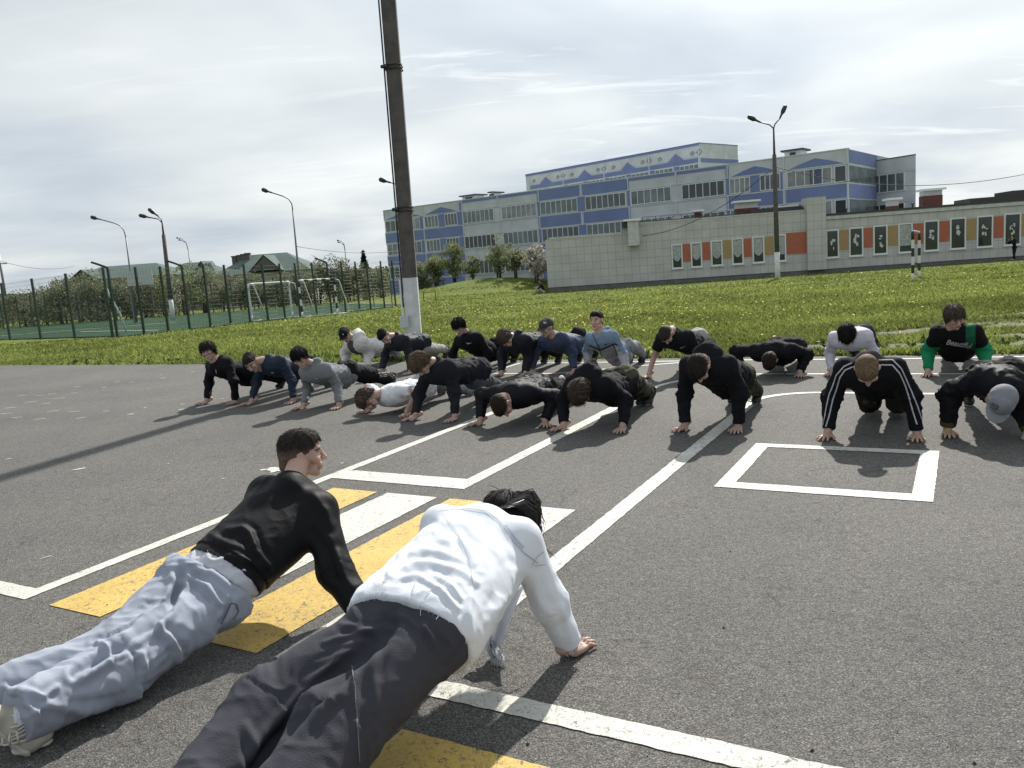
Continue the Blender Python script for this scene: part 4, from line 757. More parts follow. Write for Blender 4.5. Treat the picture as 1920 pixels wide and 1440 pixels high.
# ================================================================ PEOPLE
POSES = {
'f1':[[-3898,10623,724],[-3829,10749,562],[-3967,10843,501],[-3680,10651,557],[-4066,10970,267],[-3598,10571,299],[-4068,10823,60],[-3635,10657,61],[-3514,11089,320],[-3621,11123,336],[-3456,11053,400],[-3509,11524,272],[-3326,11433,276],[-3344,11872,130],[-3132,11763,130]],
'f2':[[-3268,10342,559],[-3084,10457,572],[-3204,10565,498],[-2916,10373,554],[-3333,10646,255],[-2816,10427,293],[-3366,10487,61],[-2789,10330,60],[-2752,10836,390],[-2843,10880,387],[-2683,10806,456],[-2757,11276,274],[-2574,11170,276],[-2584,11619,130],[-2377,11499,130]],
'f3':[[-2481,9659,645],[-2364,9795,526],[-2499,9885,448],[-2203,9709,492],[-2522,10048,215],[-2112,9834,253],[-2537,9847,60],[-2077,9672,62],[-2075,10195,343],[-2125,10290,379],[-1999,10146,396],[-1876,10621,232],[-1805,10500,278],[-1610,10939,159],[-1610,10829,131]],
'f4':[[-1615,8958,199],[-1410,9024,248],[-1509,9159,200],[-1236,8947,269],[-1664,9386,270],[-1024,8762,270],[-1636,9241,60],[-1162,8837,63],[-1041,9420,237],[-1131,9469,232],[-972,9396,306],[-1039,9878,204],[-845,9783,202],[-862,10241,130],[-501,9956,62]],
'f5':[[-929,8390,615],[-773,8538,598],[-882,8643,491],[-636,8414,573],[-1004,8732,249],[-605,8460,293],[-1039,8566,61],[-611,8359,61],[-375,8853,462],[-549,8872,490],[-410,8774,363],[-464,9264,310],[-307,9172,273],[-339,9619,131],[-126,9513,131]],
'f6':[[-107,7704,242],[-13,7867,347],[-161,7965,325],[160,7803,339],[-308,8203,267],[408,7900,243],[-336,8058,61],[291,7766,60],[247,8318,312],[203,8428,318],[342,8294,283],[357,8813,199],[518,8667,205],[538,9184,197],[726,9013,130]],
'f7':[[605,7252,386],[699,7414,492],[568,7528,444],[847,7313,437],[471,7709,245],[1025,7433,250],[458,7535,61],[973,7272,61],[1023,7797,344],[929,7848,364],[1098,7773,410],[1068,8234,267],[1236,8147,277],[1354,8480,106],[1431,8477,130]],
'f8':[[1581,6828,592],[1698,7008,653],[1552,7110,590],[1849,6902,599],[1527,7213,314],[1948,6964,327],[1506,7144,60],[1926,6945,61],[1996,7404,435],[1928,7481,392],[2094,7373,416],[2182,7776,190],[2241,7760,274],[2236,8195,130],[2448,8103,130]],
'f9':[[2671,6086,596],[2774,6283,643],[2611,6367,580],[2937,6194,586],[2572,6514,319],[3085,6256,331],[2515,6466,60],[3114,6221,61],[3014,6724,416],[2942,6798,437],[3117,6699,427],[3120,7084,146],[3327,6968,141],[3326,7466,129],[3497,7367,129]],
'f10':[[3524,5830,331],[3668,5973,424],[3520,6065,485],[3840,5916,381],[3411,6286,321],[3845,6183,255],[3380,6272,60],[3842,6002,60],[3878,6469,375],[3797,6547,399],[3982,6466,424],[3946,6940,277],[4134,6852,280],[4123,7299,131],[4338,7196,130]],
'b1':[[-2641,13309,595],[-2509,13458,515],[-2643,13551,429],[-2366,13348,465],[-2752,13748,254],[-2334,13494,224],[-2747,13584,62],[-2329,13300,59],[-2189,13817,308],[-2315,13856,302],[-2183,13750,399],[-2208,14266,273],[-2026,14137,342],[-2044,14614,130],[-1983,14428,56]],
'b2':[[-1874,12438,594],[-1723,12591,579],[-1844,12696,486],[-1584,12477,535],[-1955,12826,258],[-1535,12522,258],[-2001,12673,62],[-1519,12364,60],[-1371,12948,432],[-1491,12966,455],[-1348,12894,344],[-1423,13350,289],[-1235,13292,271],[-1270,13697,131],[-1076,13665,204]],
'b3':[[-703,11824,715],[-582,11938,579],[-719,12031,507],[-445,11822,544],[-857,12132,279],[-307,11850,294],[-727,12112,60],[-408,11836,60],[-292,12248,273],[-351,12368,287],[-205,12260,353],[-228,12776,274],[-54,12648,296],[-54,13118,130],[77,12981,96]],
'b4':[[-43,11194,546],[85,11366,567],[-42,11465,476],[235,11264,509],[-109,11634,257],[252,11397,258],[-131,11474,60],[198,11246,61],[404,11754,420],[319,11807,435],[443,11689,355],[370,12192,276],[552,12087,274],[540,12536,130],[748,12417,130]],
'b5':[[525,11140,659],[602,11299,536],[477,11412,461],[731,11176,507],[331,11518,241],[855,11281,273],[282,11346,61],[860,11141,61],[970,11623,368],[830,11643,375],[996,11616,478],[919,12048,272],[1094,11977,285],[1064,12407,131],[1282,12307,130]],
'b6':[[1166,10765,737],[1242,10879,569],[1097,10966,502],[1371,10756,525],[1057,11144,284],[1491,10773,265],[1054,11021,61],[1509,10624,60],[1505,11157,212],[1414,11215,337],[1581,11109,328],[1598,11602,252],[1767,11485,267],[1770,11956,131],[1926,11832,112]],
'b7':[[1914,9939,573],[2050,10105,584],[1913,10205,518],[2199,10005,532],[1840,10355,288],[2327,10066,285],[1745,10292,61],[2332,9948,61],[2349,10492,401],[2266,10550,399],[2436,10482,449],[2373,10937,276],[2558,10844,274],[2543,11280,130],[2757,11172,130]],
'b8':[[3028,9493,213],[3106,9654,332],[2945,9812,323],[3298,9524,331],[2792,10062,282],[3521,9675,236],[2823,9921,60],[3391,9541,61],[3381,10104,248],[3328,10139,306],[3540,10042,287],[3481,10590,194],[3653,10485,204],[3655,10956,130],[3861,10831,130]],
'b9':[[3796,9165,500],[3903,9350,525],[3762,9437,446],[4058,9267,465],[3785,9634,242],[4193,9383,242],[3734,9464,61],[4130,9217,61],[4162,9783,402],[4091,9848,427],[4256,9754,422],[4279,10191,273],[4463,10088,274],[4452,10533,130],[4662,10416,130]],
'b10':[[4756,8701,662],[4863,8859,540],[4698,8943,491],[5022,8763,485],[4698,9128,256],[5173,8851,242],[4611,8969,61],[5073,8684,61],[5082,9259,240],[4990,9298,319],[5163,9202,319],[5197,9685,268],[5382,9583,268],[5383,10049,131],[5591,9933,131]],
'g1':[[-1098,4104,697],[-1121,3913,587],[-977,3839,480],[-1275,4019,531],[-883,3663,223],[-1413,4156,302],[-731,3515,59],[-1451,4289,67],[-1396,3540,293],[-1348,3455,208],[-1510,3521,295],[-1609,3048,129],[-1688,3124,142],[-1820,2682,152],[-2043,2864,130]],
'g2':[[-67,3298,529],[-156,3110,585],[-13,3018,545],[-323,3173,571],[84,3016,283],[-322,3295,314],[153,3105,59],[-324,3324,60],[-385,2670,415],[-318,2582,382],[-495,2644,388],[-605,2310,230],[-852,2451,230],[-765,1947,124],[-1013,2085,130]],
}
JN = ['hd', 'nk', 'sR', 'sL', 'eR', 'eL', 'wR', 'wL', 'pv', 'hR', 'hL', 'kR', 'kL', 'aR', 'aL']
def nrm(v): v = np.asarray(v, float); return v/(np.linalg.norm(v)+1e-12)
# ---- signed distance pieces: (a, b, ra, rb, squash axis or None, squash ratio, cut end?)
def sdf_eval(prims, h, k=.03, cuts=(), pad=.05):
    lo = np.min([np.minimum(p[0], p[1])-max(p[2], p[3]) for p in prims], 0)-pad
    hi = np.max([np.maximum(p[0], p[1])+max(p[2], p[3]) for p in prims], 0)+pad
    n = np.ceil((hi-lo)/h).astype(int)+1
    ax = [(lo[i]+h*np.arange(n[i])).astype(np.float32) for i in range(3)]
    V = np.full(n, .08, np.float32)
    for p in prims:
        a, b, ra, rb, wv, ratio, cut = p
        R = max(ra, rb)+k+.02
        i0 = np.maximum(0, ((np.minimum(a, b)-R-lo)/h).astype(int)); i1 = np.minimum(n, ((np.maximum(a, b)+R-lo)/h).astype(int)+2)
        X = ax[0][i0[0]:i1[0], None, None]-a[0]; Y = ax[1][None, i0[1]:i1[1], None]-a[1]; Z = ax[2][None, None, i0[2]:i1[2]]-a[2]
        ba = np.asarray(b, float)-a; L2 = ba@ba+1e-12
        if wv is not None:
            q = (X*wv[0]+Y*wv[1]+Z*wv[2]); f = (1/ratio-1); 
            t_ = (X*ba[0]+Y*ba[1]+Z*ba[2])/L2; tc_ = np.clip(t_, 0, 1); qa = (ba@np.asarray(wv)); 
            dx = X-ba[0]*tc_; dy = Y-ba[1]*tc_; dz = Z-ba[2]*tc_; qq = q-qa*tc_
            dx = dx+f*qq*wv[0]; dy = dy+f*qq*wv[1]; dz = dz+f*qq*wv[2]
        else:
            t_ = (X*ba[0]+Y*ba[1]+Z*ba[2])/L2; tc_ = np.clip(t_, 0, 1); dx = X-ba[0]*tc_; dy = Y-ba[1]*tc_; dz = Z-ba[2]*tc_
        d = np.sqrt(dx*dx+dy*dy+dz*dz)-(ra+(rb-ra)*tc_)
        if wv is not None: d = d*(.5+.5*ratio)
        if cut: d = np.maximum(d, (t_-1)*math.sqrt(L2))
        W = V[i0[0]:i1[0], i0[1]:i1[1], i0[2]:i1[2]]
        kk = np.maximum(k-np.abs(W-d), 0)/k; W[...] = np.minimum(W, d)-kk*kk*k*.25
    for (o, nn) in cuts:
        d = (ax[0][:, None, None]-o[0])*nn[0]+(ax[1][None, :, None]-o[1])*nn[1]+(ax[2][None, None, :]-o[2])*nn[2]
        V = np.maximum(V, d.astype(np.float32))
    return V, lo, h
def snet(V, lo, h):
    S = V < 0; c = S[:-1, :-1, :-1]; cnt = np.zeros(c.shape, np.int8)
    for dx in (0, 1):
        for dy in (0, 1):
            for dz in (0, 1): cnt += S[dx:S.shape[0]-1+dx, dy:S.shape[1]-1+dy, dz:S.shape[2]-1+dz]
    act = (cnt > 0) & (cnt < 8); I = np.argwhere(act); n = len(I); idx = np.full(c.shape, -1, np.int32); idx[act] = np.arange(n)
    acc = np.zeros((n, 3)); num = np.zeros(n)
    cor = [(0, 0, 0), (1, 0, 0), (0, 1, 0), (1, 1, 0), (0, 0, 1), (1, 0, 1), (0, 1, 1), (1, 1, 1)]
    vals = [V[I[:, 0]+a, I[:, 1]+b, I[:, 2]+d] for a, b, d in cor]
    for i in range(8):
        for j in range(i+1, 8):
            df = np.array(cor[j])-np.array(cor[i])
            if np.abs(df).sum() != 1: continue
            va, vb = vals[i], vals[j]; m = (va < 0) != (vb < 0); t = np.where(m, va/np.where(m, va-vb, 1), 0)
            acc += np.where(m[:, None], np.array(cor[i])+t[:, None]*df, 0); num += m
    P = lo+(I+acc/num[:, None])*h; Fs = []
    for axn in range(3):
        sl0 = [slice(1, -1)]*3; A = S; a0 = [slice(None)]*3; a1 = [slice(None)]*3; a0[axn] = slice(0, -1); a1[axn] = slice(1, None)
        m = S[tuple(a0)] != S[tuple(a1)]; E = np.argwhere(m); u_, w_ = (axn+1) % 3, (axn+2) % 3
        E = E[(E[:, u_] > 0) & (E[:, w_] > 0) & (E[:, u_] < S.shape[u_]-1) & (E[:, w_] < S.shape[w_]-1)]
        def g(du, dw): q = E.copy(); q[:, u_] -= du; q[:, w_] -= dw; return idx[q[:, 0], q[:, 1], q[:, 2]]
        Q = np.stack([g(1, 1), g(0, 1), g(0, 0), g(1, 0)], 1); ins = S[E[:, 0], E[:, 1], E[:, 2]]; Q[~ins] = Q[~ins][:, ::-1]; Fs.append(Q)
    Fq = np.concatenate(Fs); Fq = Fq[(Fq >= 0).all(1)]
    return P, Fq
def vnormals(P, Fq):
    n = np.cross(P[Fq[:, 2]]-P[Fq[:, 0]], P[Fq[:, 3]]-P[Fq[:, 1]]); N_ = np.zeros_like(P)
    for k in range(4):
        for a in range(3): N_[:, a] += np.bincount(Fq[:, k], n[:, a], len(P))
    return N_/(np.linalg.norm(N_, axis=1)[:, None]+1e-12)
def smoothv(P, Fq, it=1, f=.5):
    e = np.concatenate([Fq[:, [0, 1]], Fq[:, [1, 2]], Fq[:, [2, 3]], Fq[:, [3, 0]]]); dg = np.bincount(e[:, 0], minlength=len(P))+np.bincount(e[:, 1], minlength=len(P))
    for _ in range(it):
        S_ = np.stack([np.bincount(e[:, 0], P[e[:, 1], a], len(P))+np.bincount(e[:, 1], P[e[:, 0], a], len(P)) for a in range(3)], 1); P = P*(1-f)+f*S_/np.maximum(dg, 1)[:, None]
    return P
def build_sdf(prims, h, k=.03, cuts=(), sm=1):
    V, lo, h = sdf_eval(prims, h, k, cuts); P, Fq = snet(V, lo, h); return smoothv(P, Fq, sm), Fq
def pr(a, b, ra, rb, w=None, ratio=1., cut=False): return (np.asarray(a, float), np.asarray(b, float), ra, rb, None if w is None else nrm(w), ratio, cut)
# ---- head template (x right, y face forward, z up), origin at the middle of the head
def el(c, r, w, ratio): return pr(c, np.array(c)+1e-4, r, r, w, ratio)
X_ = np.array((1., 0, 0))
hp = [pr((0, -.018, .022), (0, .012, .03), .082, .076, X_, .93), pr((0, .018, .0), (0, .035, -.052), .068, .046, X_, .92), pr((0, .066, -.098), (0, .06, -.092), .02, .022),
      pr((-.038, -.012, -.07), (0, .058, -.094), .022, .018), pr((.038, -.012, -.07), (0, .058, -.094), .022, .018),
      pr((0, -.03, -.05), (0, -.045, -.155), .054, .058), pr((-.03, .072, .03), (.03, .072, .03), .017, .017)]
hs_ = [pr((0, .088, .016), (0, .112, -.026), .0075, .0115), pr((-.012, .098, -.03), (.012, .098, -.03), .0085, .0085), pr((-.022, .086, -.062), (.022, .086, -.062), .0085, .0085), pr((-.018, .083, -.071), (.018, .083, -.071), .009, .009),
       pr((-.042, .062, -.022), (-.036, .066, -.026), .024, .022), pr((.042, .062, -.022), (.036, .066, -.026), .024, .022)]
for s in (-1, 1): hs_ += [pr((s*.078, -.008, .016), (s*.083, -.012, -.002), .019, .016, np.array((s*1., .25, 0)), .38), pr((s*.078, -.006, -.006), (s*.078, -.002, -.024), .014, .009, np.array((s*1., .25, 0)), .45)]
V_, lo_, h_ = sdf_eval(hp+hs_, .0034, .014, pad=.03)
g0, g1, g2 = [lo_[i]+h_*np.arange(V_.shape[i]) for i in range(3)]
for s in (-1, 1):   # eye sockets cut, then eyeballs
    d = np.sqrt((g0[:, None, None]-s*.032)**2+(g1[None, :, None]-.103)**2+((g2[None, None, :]-.008)*1.35)**2)-.0185
    kk = np.maximum(.012-np.abs(V_+d), 0)/.012; V_ = np.maximum(V_, -d)+kk*kk*.012*.25
    d = np.sqrt((g0[:, None, None]-s*.031)**2+(g1[None, :, None]-.0755)**2+((g2[None, None, :]-.008)*1.12)**2)-.0125; V_ = np.minimum(V_, d)
HV, HF = snet(V_.astype(np.float32), lo_, h_); HV = smoothv(HV, HF, 1, .4)
def head_cols(skin, smile=False, brow=(.05, .035, .025)):
    x, y, z = HV.T; c = np.tile(np.array(skin), (len(HV), 1)); c = c*(1+.10*vn(HV*30)[:, None])
    c[(y > .055) & (z < -.01) & (z > -.045) & (np.abs(x) > .02)] *= (1.06, .93, .9)
    for s in (-1, 1):
        e = (np.abs(x-s*.031) < .0155) & (np.abs(z-.007) < .0062) & (y > .07); c[e] = (.42, .40, .38)
        i = (np.hypot(x-s*.031, (z-.0075)) < .0062) & (y > .07); c[i] = (.03, .022, .018)
        li = (np.abs(x-s*.031) < .018) & (np.abs(z-.0155) < .003) & (y > .07); c[li] = np.array(skin)*.35
        b = (np.abs(x-s*.033) < .021) & (np.abs(z-.0315+.25*np.abs(np.abs(x)-.03)) < .0048) & (y > .055); c[b] = brow
    lp = (np.abs(z+.0665) < .0085*(1-(x/.03)**2*.6)) & (np.abs(x) < .027) & (y > .072); c[lp] = np.array(skin)*(.85, .52, .5)
    ml = (np.abs(z+.0665-(x*x*8 if smile else 0)) < .0022) & (np.abs(x) < .027) & (y > .07); c[ml] = np.array(skin)*.18
    if smile: t_ = (np.abs(z+.066-x*x*7) < .0042) & (np.abs(x) < .02) & (y > .072); c[t_] = (.5, .48, .44)
    return c
# ---- hand template : palm flat on the floor, wrist at origin raised, fingers along +y, thumb towards -x (a left hand seen from above has its thumb at +x)
def hand_template(h=.0032, curl=0.0):
    z0 = .052; q = [pr((0, -.035, z0-.055+.055), (0, 0, z0-.058+.05), .029, .026, X_, 1.0)]
    q = [pr((0, -.05, .062), (0, .0, .034), .029, .026, np.array((0, 0, 1.)), .85), pr((-.018, .012, .024), (-.026, .078, .016), .020, .0135), pr((.016, .012, .024), (.024, .074, .015), .020, .0125), pr((0, .01, .027), (0, .08, .018), .021, .0135)]
    for x0, x1, y0, L_, r_ in ((-.029, -.047, .078, .070, .0087), (-.010, -.015, .084, .079, .0089), (.010, .017, .081, .073, .0085), (.027, .044, .074, .057, .0075)):
        a = np.array((x0, y0, .017)); t = nrm((x1-x0, L_, 0)); b = a+t*L_*.42+(0, 0, .008); c = b+t*L_*.33-(0, 0, .008); d = c+t*L_*.25-(0, 0, .006)
        q += [pr(a, b, r_*1.08, r_, None), pr(b, c, r_, r_*.92), pr(c, d, r_*.92, r_*.72)]
    q += [pr((-.022, .006, .024), (-.048, .034, .017), .017, .0125), pr((-.048, .034, .017), (-.066, .058, .012), .0115, .0098), pr((-.066, .058, .012), (-.072, .080, .010), .0098, .0072)]
    V, lo, h = sdf_eval(q, h, .007, pad=.012); return snet(V, lo, h)
HANDV, HANDF = hand_template()
HANDV = smoothv(HANDV, HANDF, 1, .3)
# ---- folds
def fold_noise(P, X, segs, amp, fa=26., fb=9., seed=0., sharp=1.6):
    """ridged creases that run round the nearest limb"""
    best = np.full(len(P), 9.); T = np.zeros(len(P)); A = np.zeros((len(P), 3)); W = np.zeros(len(P))
    for (a, b, wt) in segs:
        ba = b-a; L_ = np.linalg.norm(ba); ba = ba/L_; t = (P-a)@ba; tc_ = np.clip(t, 0, L_); d = np.linalg.norm(P-a-tc_[:, None]*ba, axis=1)
        m = d < best; best[m] = d[m]; T[m] = t[m]; A[m] = ba
        tt = tc_/L_; W[m] = (wt[0]*(1-tt)+wt[1]*tt+(wt[2]-(wt[0]+wt[1])/2)*4*tt*(1-tt))[m]
    perp = P-(P*A).sum(1)[:, None]*A
    Q = perp*fb+A*(T*fa*.45)[:, None]+seed
    Q = Q+.6*np.stack([vn(P*6+seed), vn(P*6+9+seed), vn(P*6+17+seed)], 1)
    n = vn(Q); r1 = (1-np.abs(n)*2.2).clip(-1, 1); r1 = np.sign(r1)*np.abs(r1)**sharp
    n2 = vn(Q*2.1+31); r2 = (1-np.abs(n2)*2.2).clip(-1, 1)
    return amp*W*(.75*r1+.32*r2-.2)
def px_folds(P, Nn, specs):
    """raised creases: (pixel polyline, half width px, height m)"""
    pp = projpx(P); vd = EYE-P; vis = np.clip((vd*Nn).sum(1)/np.linalg.norm(vd, axis=1)*3.5+.2, 0, 1); D = np.zeros(len(P))
    for pts, wpx, amp in specs:
        pts = np.array(pts, float); best = np.full(len(P), 1e9); tb = np.zeros(len(P)); Lc = 0; segl = np.linalg.norm(np.diff(pts, axis=0), axis=1); tot = segl.sum()
        for i in range(len(pts)-1):
            a, b = pts[i], pts[i+1]; ba = b-a; t = (((pp-a)@ba)/(ba@ba)).clip(0, 1); d = np.linalg.norm(pp-a-t[:, None]*ba, axis=1); m = d < best; best[m] = d[m]; tb[m] = ((Lc+t*segl[i])/tot)[m]; Lc += segl[i]
        prof = np.exp(-(best/wpx)**2)-.55*np.exp(-((best-2.1*wpx)/wpx)**2)
        D += amp*prof*np.sin(np.pi*np.clip(.1+.8*tb, 0, 1))**.6
    return D*vis
# ---- materials for cloth, skin and hair
def cloth(name, col, rough=.85, sheen=.25, var=.10, bump=.25, bs=220, attr=False, spec=.3, crease=.35): return mat(name, col, rough, var=var, vscale=11, bump=bump, bscale=bs, sheen=sheen, attr=attr, spec=spec, detail=6, crease=crease)
M_SKIN = mat('skin', attr=True, rough=.55, spec=.35, var=.05, vscale=30); M_SKIN.node_tree.nodes['Principled BSDF'].inputs['Subsurface Weight'].default_value = .0
M_CLOTH = cloth('dyed_cloth', (0, 0, 0), attr=True, sheen=.0, spec=.15)
M_NYLON = cloth('satin_nylon', (0, 0, 0), rough=.62, crease=.2, sheen=.0, bump=.12, bs=90, attr=True, spec=.12)
M_COTTON = cloth('heavy_cotton', (0, 0, 0), rough=.9, sheen=.0, spec=.15, var=.05, bump=.35, bs=300, attr=True)
M_HAIR = mat('hair', attr=True, rough=.7, spec=.10, var=.3, vscale=90)
M_RUBBER = mat('rubber_sole', attr=True, rough=.7)
SK = (.40, .265, .215)
BLACK = (.008, .0085, .011); NAVY = (.016, .019, .034); CHAR = (.028, .029, .034)
class Person: pass
def make_person(key, label, spec):
    X = {j: np.array(p)/1000. for j, p in zip(JN, POSES[key])}
    far = spec.get('far', 0); h = spec.get('h', .0125 if far else .0105); sc = spec.get('sc', 1.)
    S = Person(); S.X = X; seed = sum(ord(c) for c in key)*1.37; S.seed = seed
    lat = nrm(X['sL']-X['sR']); spn = nrm(X['pv']-X['nk']); n = nrm(np.cross(lat, spn)); n = n if n[2] < 0 else -n; S.n = n; S.lat = lat; S.spn = spn
    hl = nrm(X['hL']-X['hR']); pn = nrm(np.cross(hl, nrm((X['kR']+X['kL'])/2-X['pv']))); pn = pn if pn[2] < 0 else -pn; S.pn = pn
    ms = (X['sR']+X['sL'])/2; fh = nrm(X['nk']-X['pv']); S.fh = fh
    b = spec.get('bulk', 0.0)
    def torso(c, low=1.0):
        return [pr(ms+.03*spn+.035*n, X['nk']*.45+X['pv']*.55+.045*n, .155+c, .152+c, n, .78), pr(X['nk']*.45+X['pv']*.55+.045*n, X['pv']+.02*n, .152+c, .154+c+b, n, .84),
                pr(X['sR']+.0*n+.01*spn, X['sL']+.0*n+.01*spn, .058+c, .058+c), pr(X['nk']+.01*n, ms+.02*n, .058+c, .075+c), pr(X['sR']+.03*spn+.02*n, X['sR']*.35+X['pv']*.65, .07+c, .06+c), pr(X['sL']+.03*spn+.02*n, X['sL']*.35+X['pv']*.65, .07+c, .06+c)]
    def drape(c):
        o = [pr(ms+.03*spn+.035*n, X['pv']+.02*n, .135+c, .135+c+b, n, .86), pr(X['sR'], X['sL'], .048+c*.7, .048+c*.7), pr(X['nk']+.01*n, ms+.02*n, .052+c*.7, .072+c)]
        for q_, s_ in ((1, 'L'), (-1, 'R')): o.append(pr(X['s'+s_]-lat*q_*.055+.045*n+.03*spn, X['pv']+lat*q_*(.065+b*.5)+.02*n, .088+c, .100+c+b, n, .9))
        return o
    def arm(s, c, cut=False, upto=1.0, bag=0.):
        e = X['e'+s]; w_ = X['w'+s]; sh = X['s'+s]; c = spec.get('ca', c*.45) if c > 0 else c
        if upto < 1: return [pr(sh, sh+(e-sh)*upto, .055+c, .056+c+.008, None, 1, True)]
        end = e+(w_-e)*spec.get('slv', .97)
        return [pr(sh, e, .054+c, .044+c+bag), pr(e, end, .044+c+bag, .036+c, None, 1, cut)]
    def legs(c, bag=.0, cut=True, upto=1.):
        o = [pr(X['hR'], X['hL'], .112+c, .112+c, pn, .85), pr(X['pv']-.12*spn+.02*n, X['pv'], .120+c*.5, .128+c*.8, n, .8), pr(X['pv']-.02*spn, (X['hR']+X['hL'])/2, .132+c, .13+c, pn, .76)]
        for s in 'RL':
            gl = spec.get('glute', 1.); o += [pr(X['h'+s]-.035*gl*pn, X['h'+s]-.03*gl*pn+1e-3, .065+.02*gl+c, .065+.02*gl+c), pr(X['h'+s], X['k'+s], .088+c, .062+c+bag), pr(X['k'+s], X['k'+s]+(X['a'+s]-X['k'+s])*spec.get('lcut', .98), .060+c+bag, .044+c+bag*spec.get('hem', .8), None, 1, cut)]
        return o
    # body (one continuous surface: trunk, neck, limbs; then face and hands in the same mesh)
    bp = torso(-.03)+arm('R', -.006)+arm('L', -.006)+legs(-.048, 0, False)+[pr(X['nk'], X['hd'], .054, .05)]
    bp = [p for p in bp]
    P, Fq = build_sdf(bp, spec.get('hb', .013), .03)
    skin = np.array(spec.get('skin', SK)); cs = [np.tile(skin, (len(P), 1))*(1+.08*vn(P*25)[:, None])]; Vs = [P]; Fs = [Fq]; off = len(P)
    # head frame
    upv = nrm(X['hd']-X['nk']); f = np.array(spec['face'], float)
    # face given as (along head direction horizontally, to person's right, vertical)
    hdir = nrm((fh[0], fh[1], 0)); rdir = np.array((hdir[1], -hdir[0], 0)); f = nrm(hdir*f[0]+rdir*f[1]+np.array((0, 0, f[2])))
    upv = np.array(spec['up'], float) if 'up' in spec else upv
    if 'up' in spec: upv = nrm(hdir*upv[0]+rdir*upv[1]+np.array((0, 0, upv[2])))
    upv = nrm(upv-f*(upv@f)); rv = np.cross(f, upv); RM = np.stack([rv, f, upv], 1)*(1.0*sc); S.RM = RM; hc = X['hd']; S.hc = hc; S.f = f; S.up = upv
    Vs.append(HV@RM.T+hc); Fs.append(HF+off); off += len(HV); cs.append(head_cols(skin, spec.get('smile'), spec.get('brow', (.05, .035, .025))))
    for s in 'RL':
        w_ = X['w'+s]; e_ = X['e'+s]; o = spec.get('hyaw', {}).get(s, spec.get('splay', .22)*(1 if s == 'R' else -1)); a = math.atan2(fh[1], fh[0])-o
        fy = np.array((math.cos(a), math.sin(a), 0)); fx = np.array((fy[1], -fy[0], 0)); sg = 1 if s == 'R' else -1   # thumb of a right hand points to the left
        hv = HANDV*np.array((sg, 1, 1))*sc; base = np.array((w_[0], w_[1], 0.001)); Pm = hv[:, [0]]*fx+hv[:, [1]]*fy+hv[:, [2]]*np.array((0, 0, 1.))+base
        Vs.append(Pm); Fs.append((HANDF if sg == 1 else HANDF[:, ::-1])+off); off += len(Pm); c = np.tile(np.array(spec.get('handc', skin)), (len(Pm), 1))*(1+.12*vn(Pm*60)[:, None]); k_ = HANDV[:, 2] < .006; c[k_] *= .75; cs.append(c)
        Vs.append(None); fp = [pr(e_+(w_-e_)*.6, w_+(0, 0, -.005), .032, .028), pr(w_+(0, 0, -.005), w_+(0, 0, -.02)+fy*.02, .028, .024, np.array((0, 0, 1.)), .85)]
        Pq, Fq2 = build_sdf(fp, .006, .02); Vs[-1] = Pq; Fs.append(Fq2+off); off += len(Pq); cs.append(np.tile(skin, (len(Pq), 1)))
    body = npmesh('person', np.concatenate(Vs), np.concatenate(Fs), M_SKIN, col=np.concatenate(cs)); tag(body, label, 'person', 'people doing push ups'); S.body = body
    hang = spec.get('hang', .035)
    def shade(P, Nn, c, w_=.10): return np.tile(np.array(c), (len(P), 1))*(1+w_*fbm(P*7+seed, 3)[:, None])
    # upper garment
    u = spec['top']; c = u.get('c', .014); nm = u.get('name', 'sweatshirt')
    short = u.get('short'); tp = drape(c)
    if hang:  # cloth hanging below the chest and belly
        mid = (X['nk']+X['pv'])/2; tp += [pr(mid-.12*spn+n*.05+(0, 0, -hang*.6), mid+.18*spn+n*.05+(0, 0, -hang), .13, .13, n, .75)]
    for s in 'RL': tp += arm(s, c, True, .72 if short else 1.0, u.get('bag', .004))
    if u.get('hood'):   # hood lying on the upper back round the neck
        up3 = -n; hb = X['nk']+up3*.035; r_ = u['hood']
        tp += [pr(hb-lat*.075, hb+spn*.07+up3*.02, .030*r_, .038*r_), pr(hb+lat*.075, hb+spn*.07+up3*.02, .030*r_, .038*r_), pr(hb+lat*.06+n*.05-spn*.02, hb+lat*.085, .028*r_, .03*r_), pr(hb-lat*.06+n*.05-spn*.02, hb-lat*.085, .028*r_, .03*r_)]
        if r_ > 1.3: tp += [pr(hb+up3*.04, hb+up3*.09+spn*.03, .07, .055)]
    elif u.get('collar'): tp += [pr(X['nk']-lat*.045+n*.02, X['nk']+lat*.045+n*.02, .034, .034), pr(X['nk']-n*.02-lat*.03, X['nk']-n*.02+lat*.03, .034, .034)]
    hem = u.get('hem', .06)+(0.03 if 'hemx' not in u else 0); cuts = [(X['pv']+spn*hem, spn)]
    P, Fq = build_sdf(tp, h, .045, cuts); Nn = vnormals(P, Fq)
    segs = [(X['sR'], X['eR'], (.5, 1.4, .7)), (X['eR'], X['wR'], (1.4, 1.1, .8)), (X['sL'], X['eL'], (.5, 1.4, .7)), (X['eL'], X['wL'], (1.4, 1.1, .8)), (X['nk'], X['pv'], (.6, 1.5, 1.2))]
    D = fold_noise(P, X, segs, u.get('fold', .011)*1.25, fa=u.get('fa', 30.), seed=seed)
    if 'px' in u: D = D*u.get('pxk', .5)+px_folds(P, Nn, u['px'])
    P = P+Nn*D[:, None]; P[:, 2] = np.maximum(P[:, 2], .012)
    col = shade(P, Nn, u['col']) if 'cf' not in u else u['cf'](P, S)
    if u.get('rib'):  # ribbed waist and cuffs are drawn in slightly
        t = ((P-X['pv'])@spn)
        m = t > hem-.055; P[m] -= Nn[m]*.008
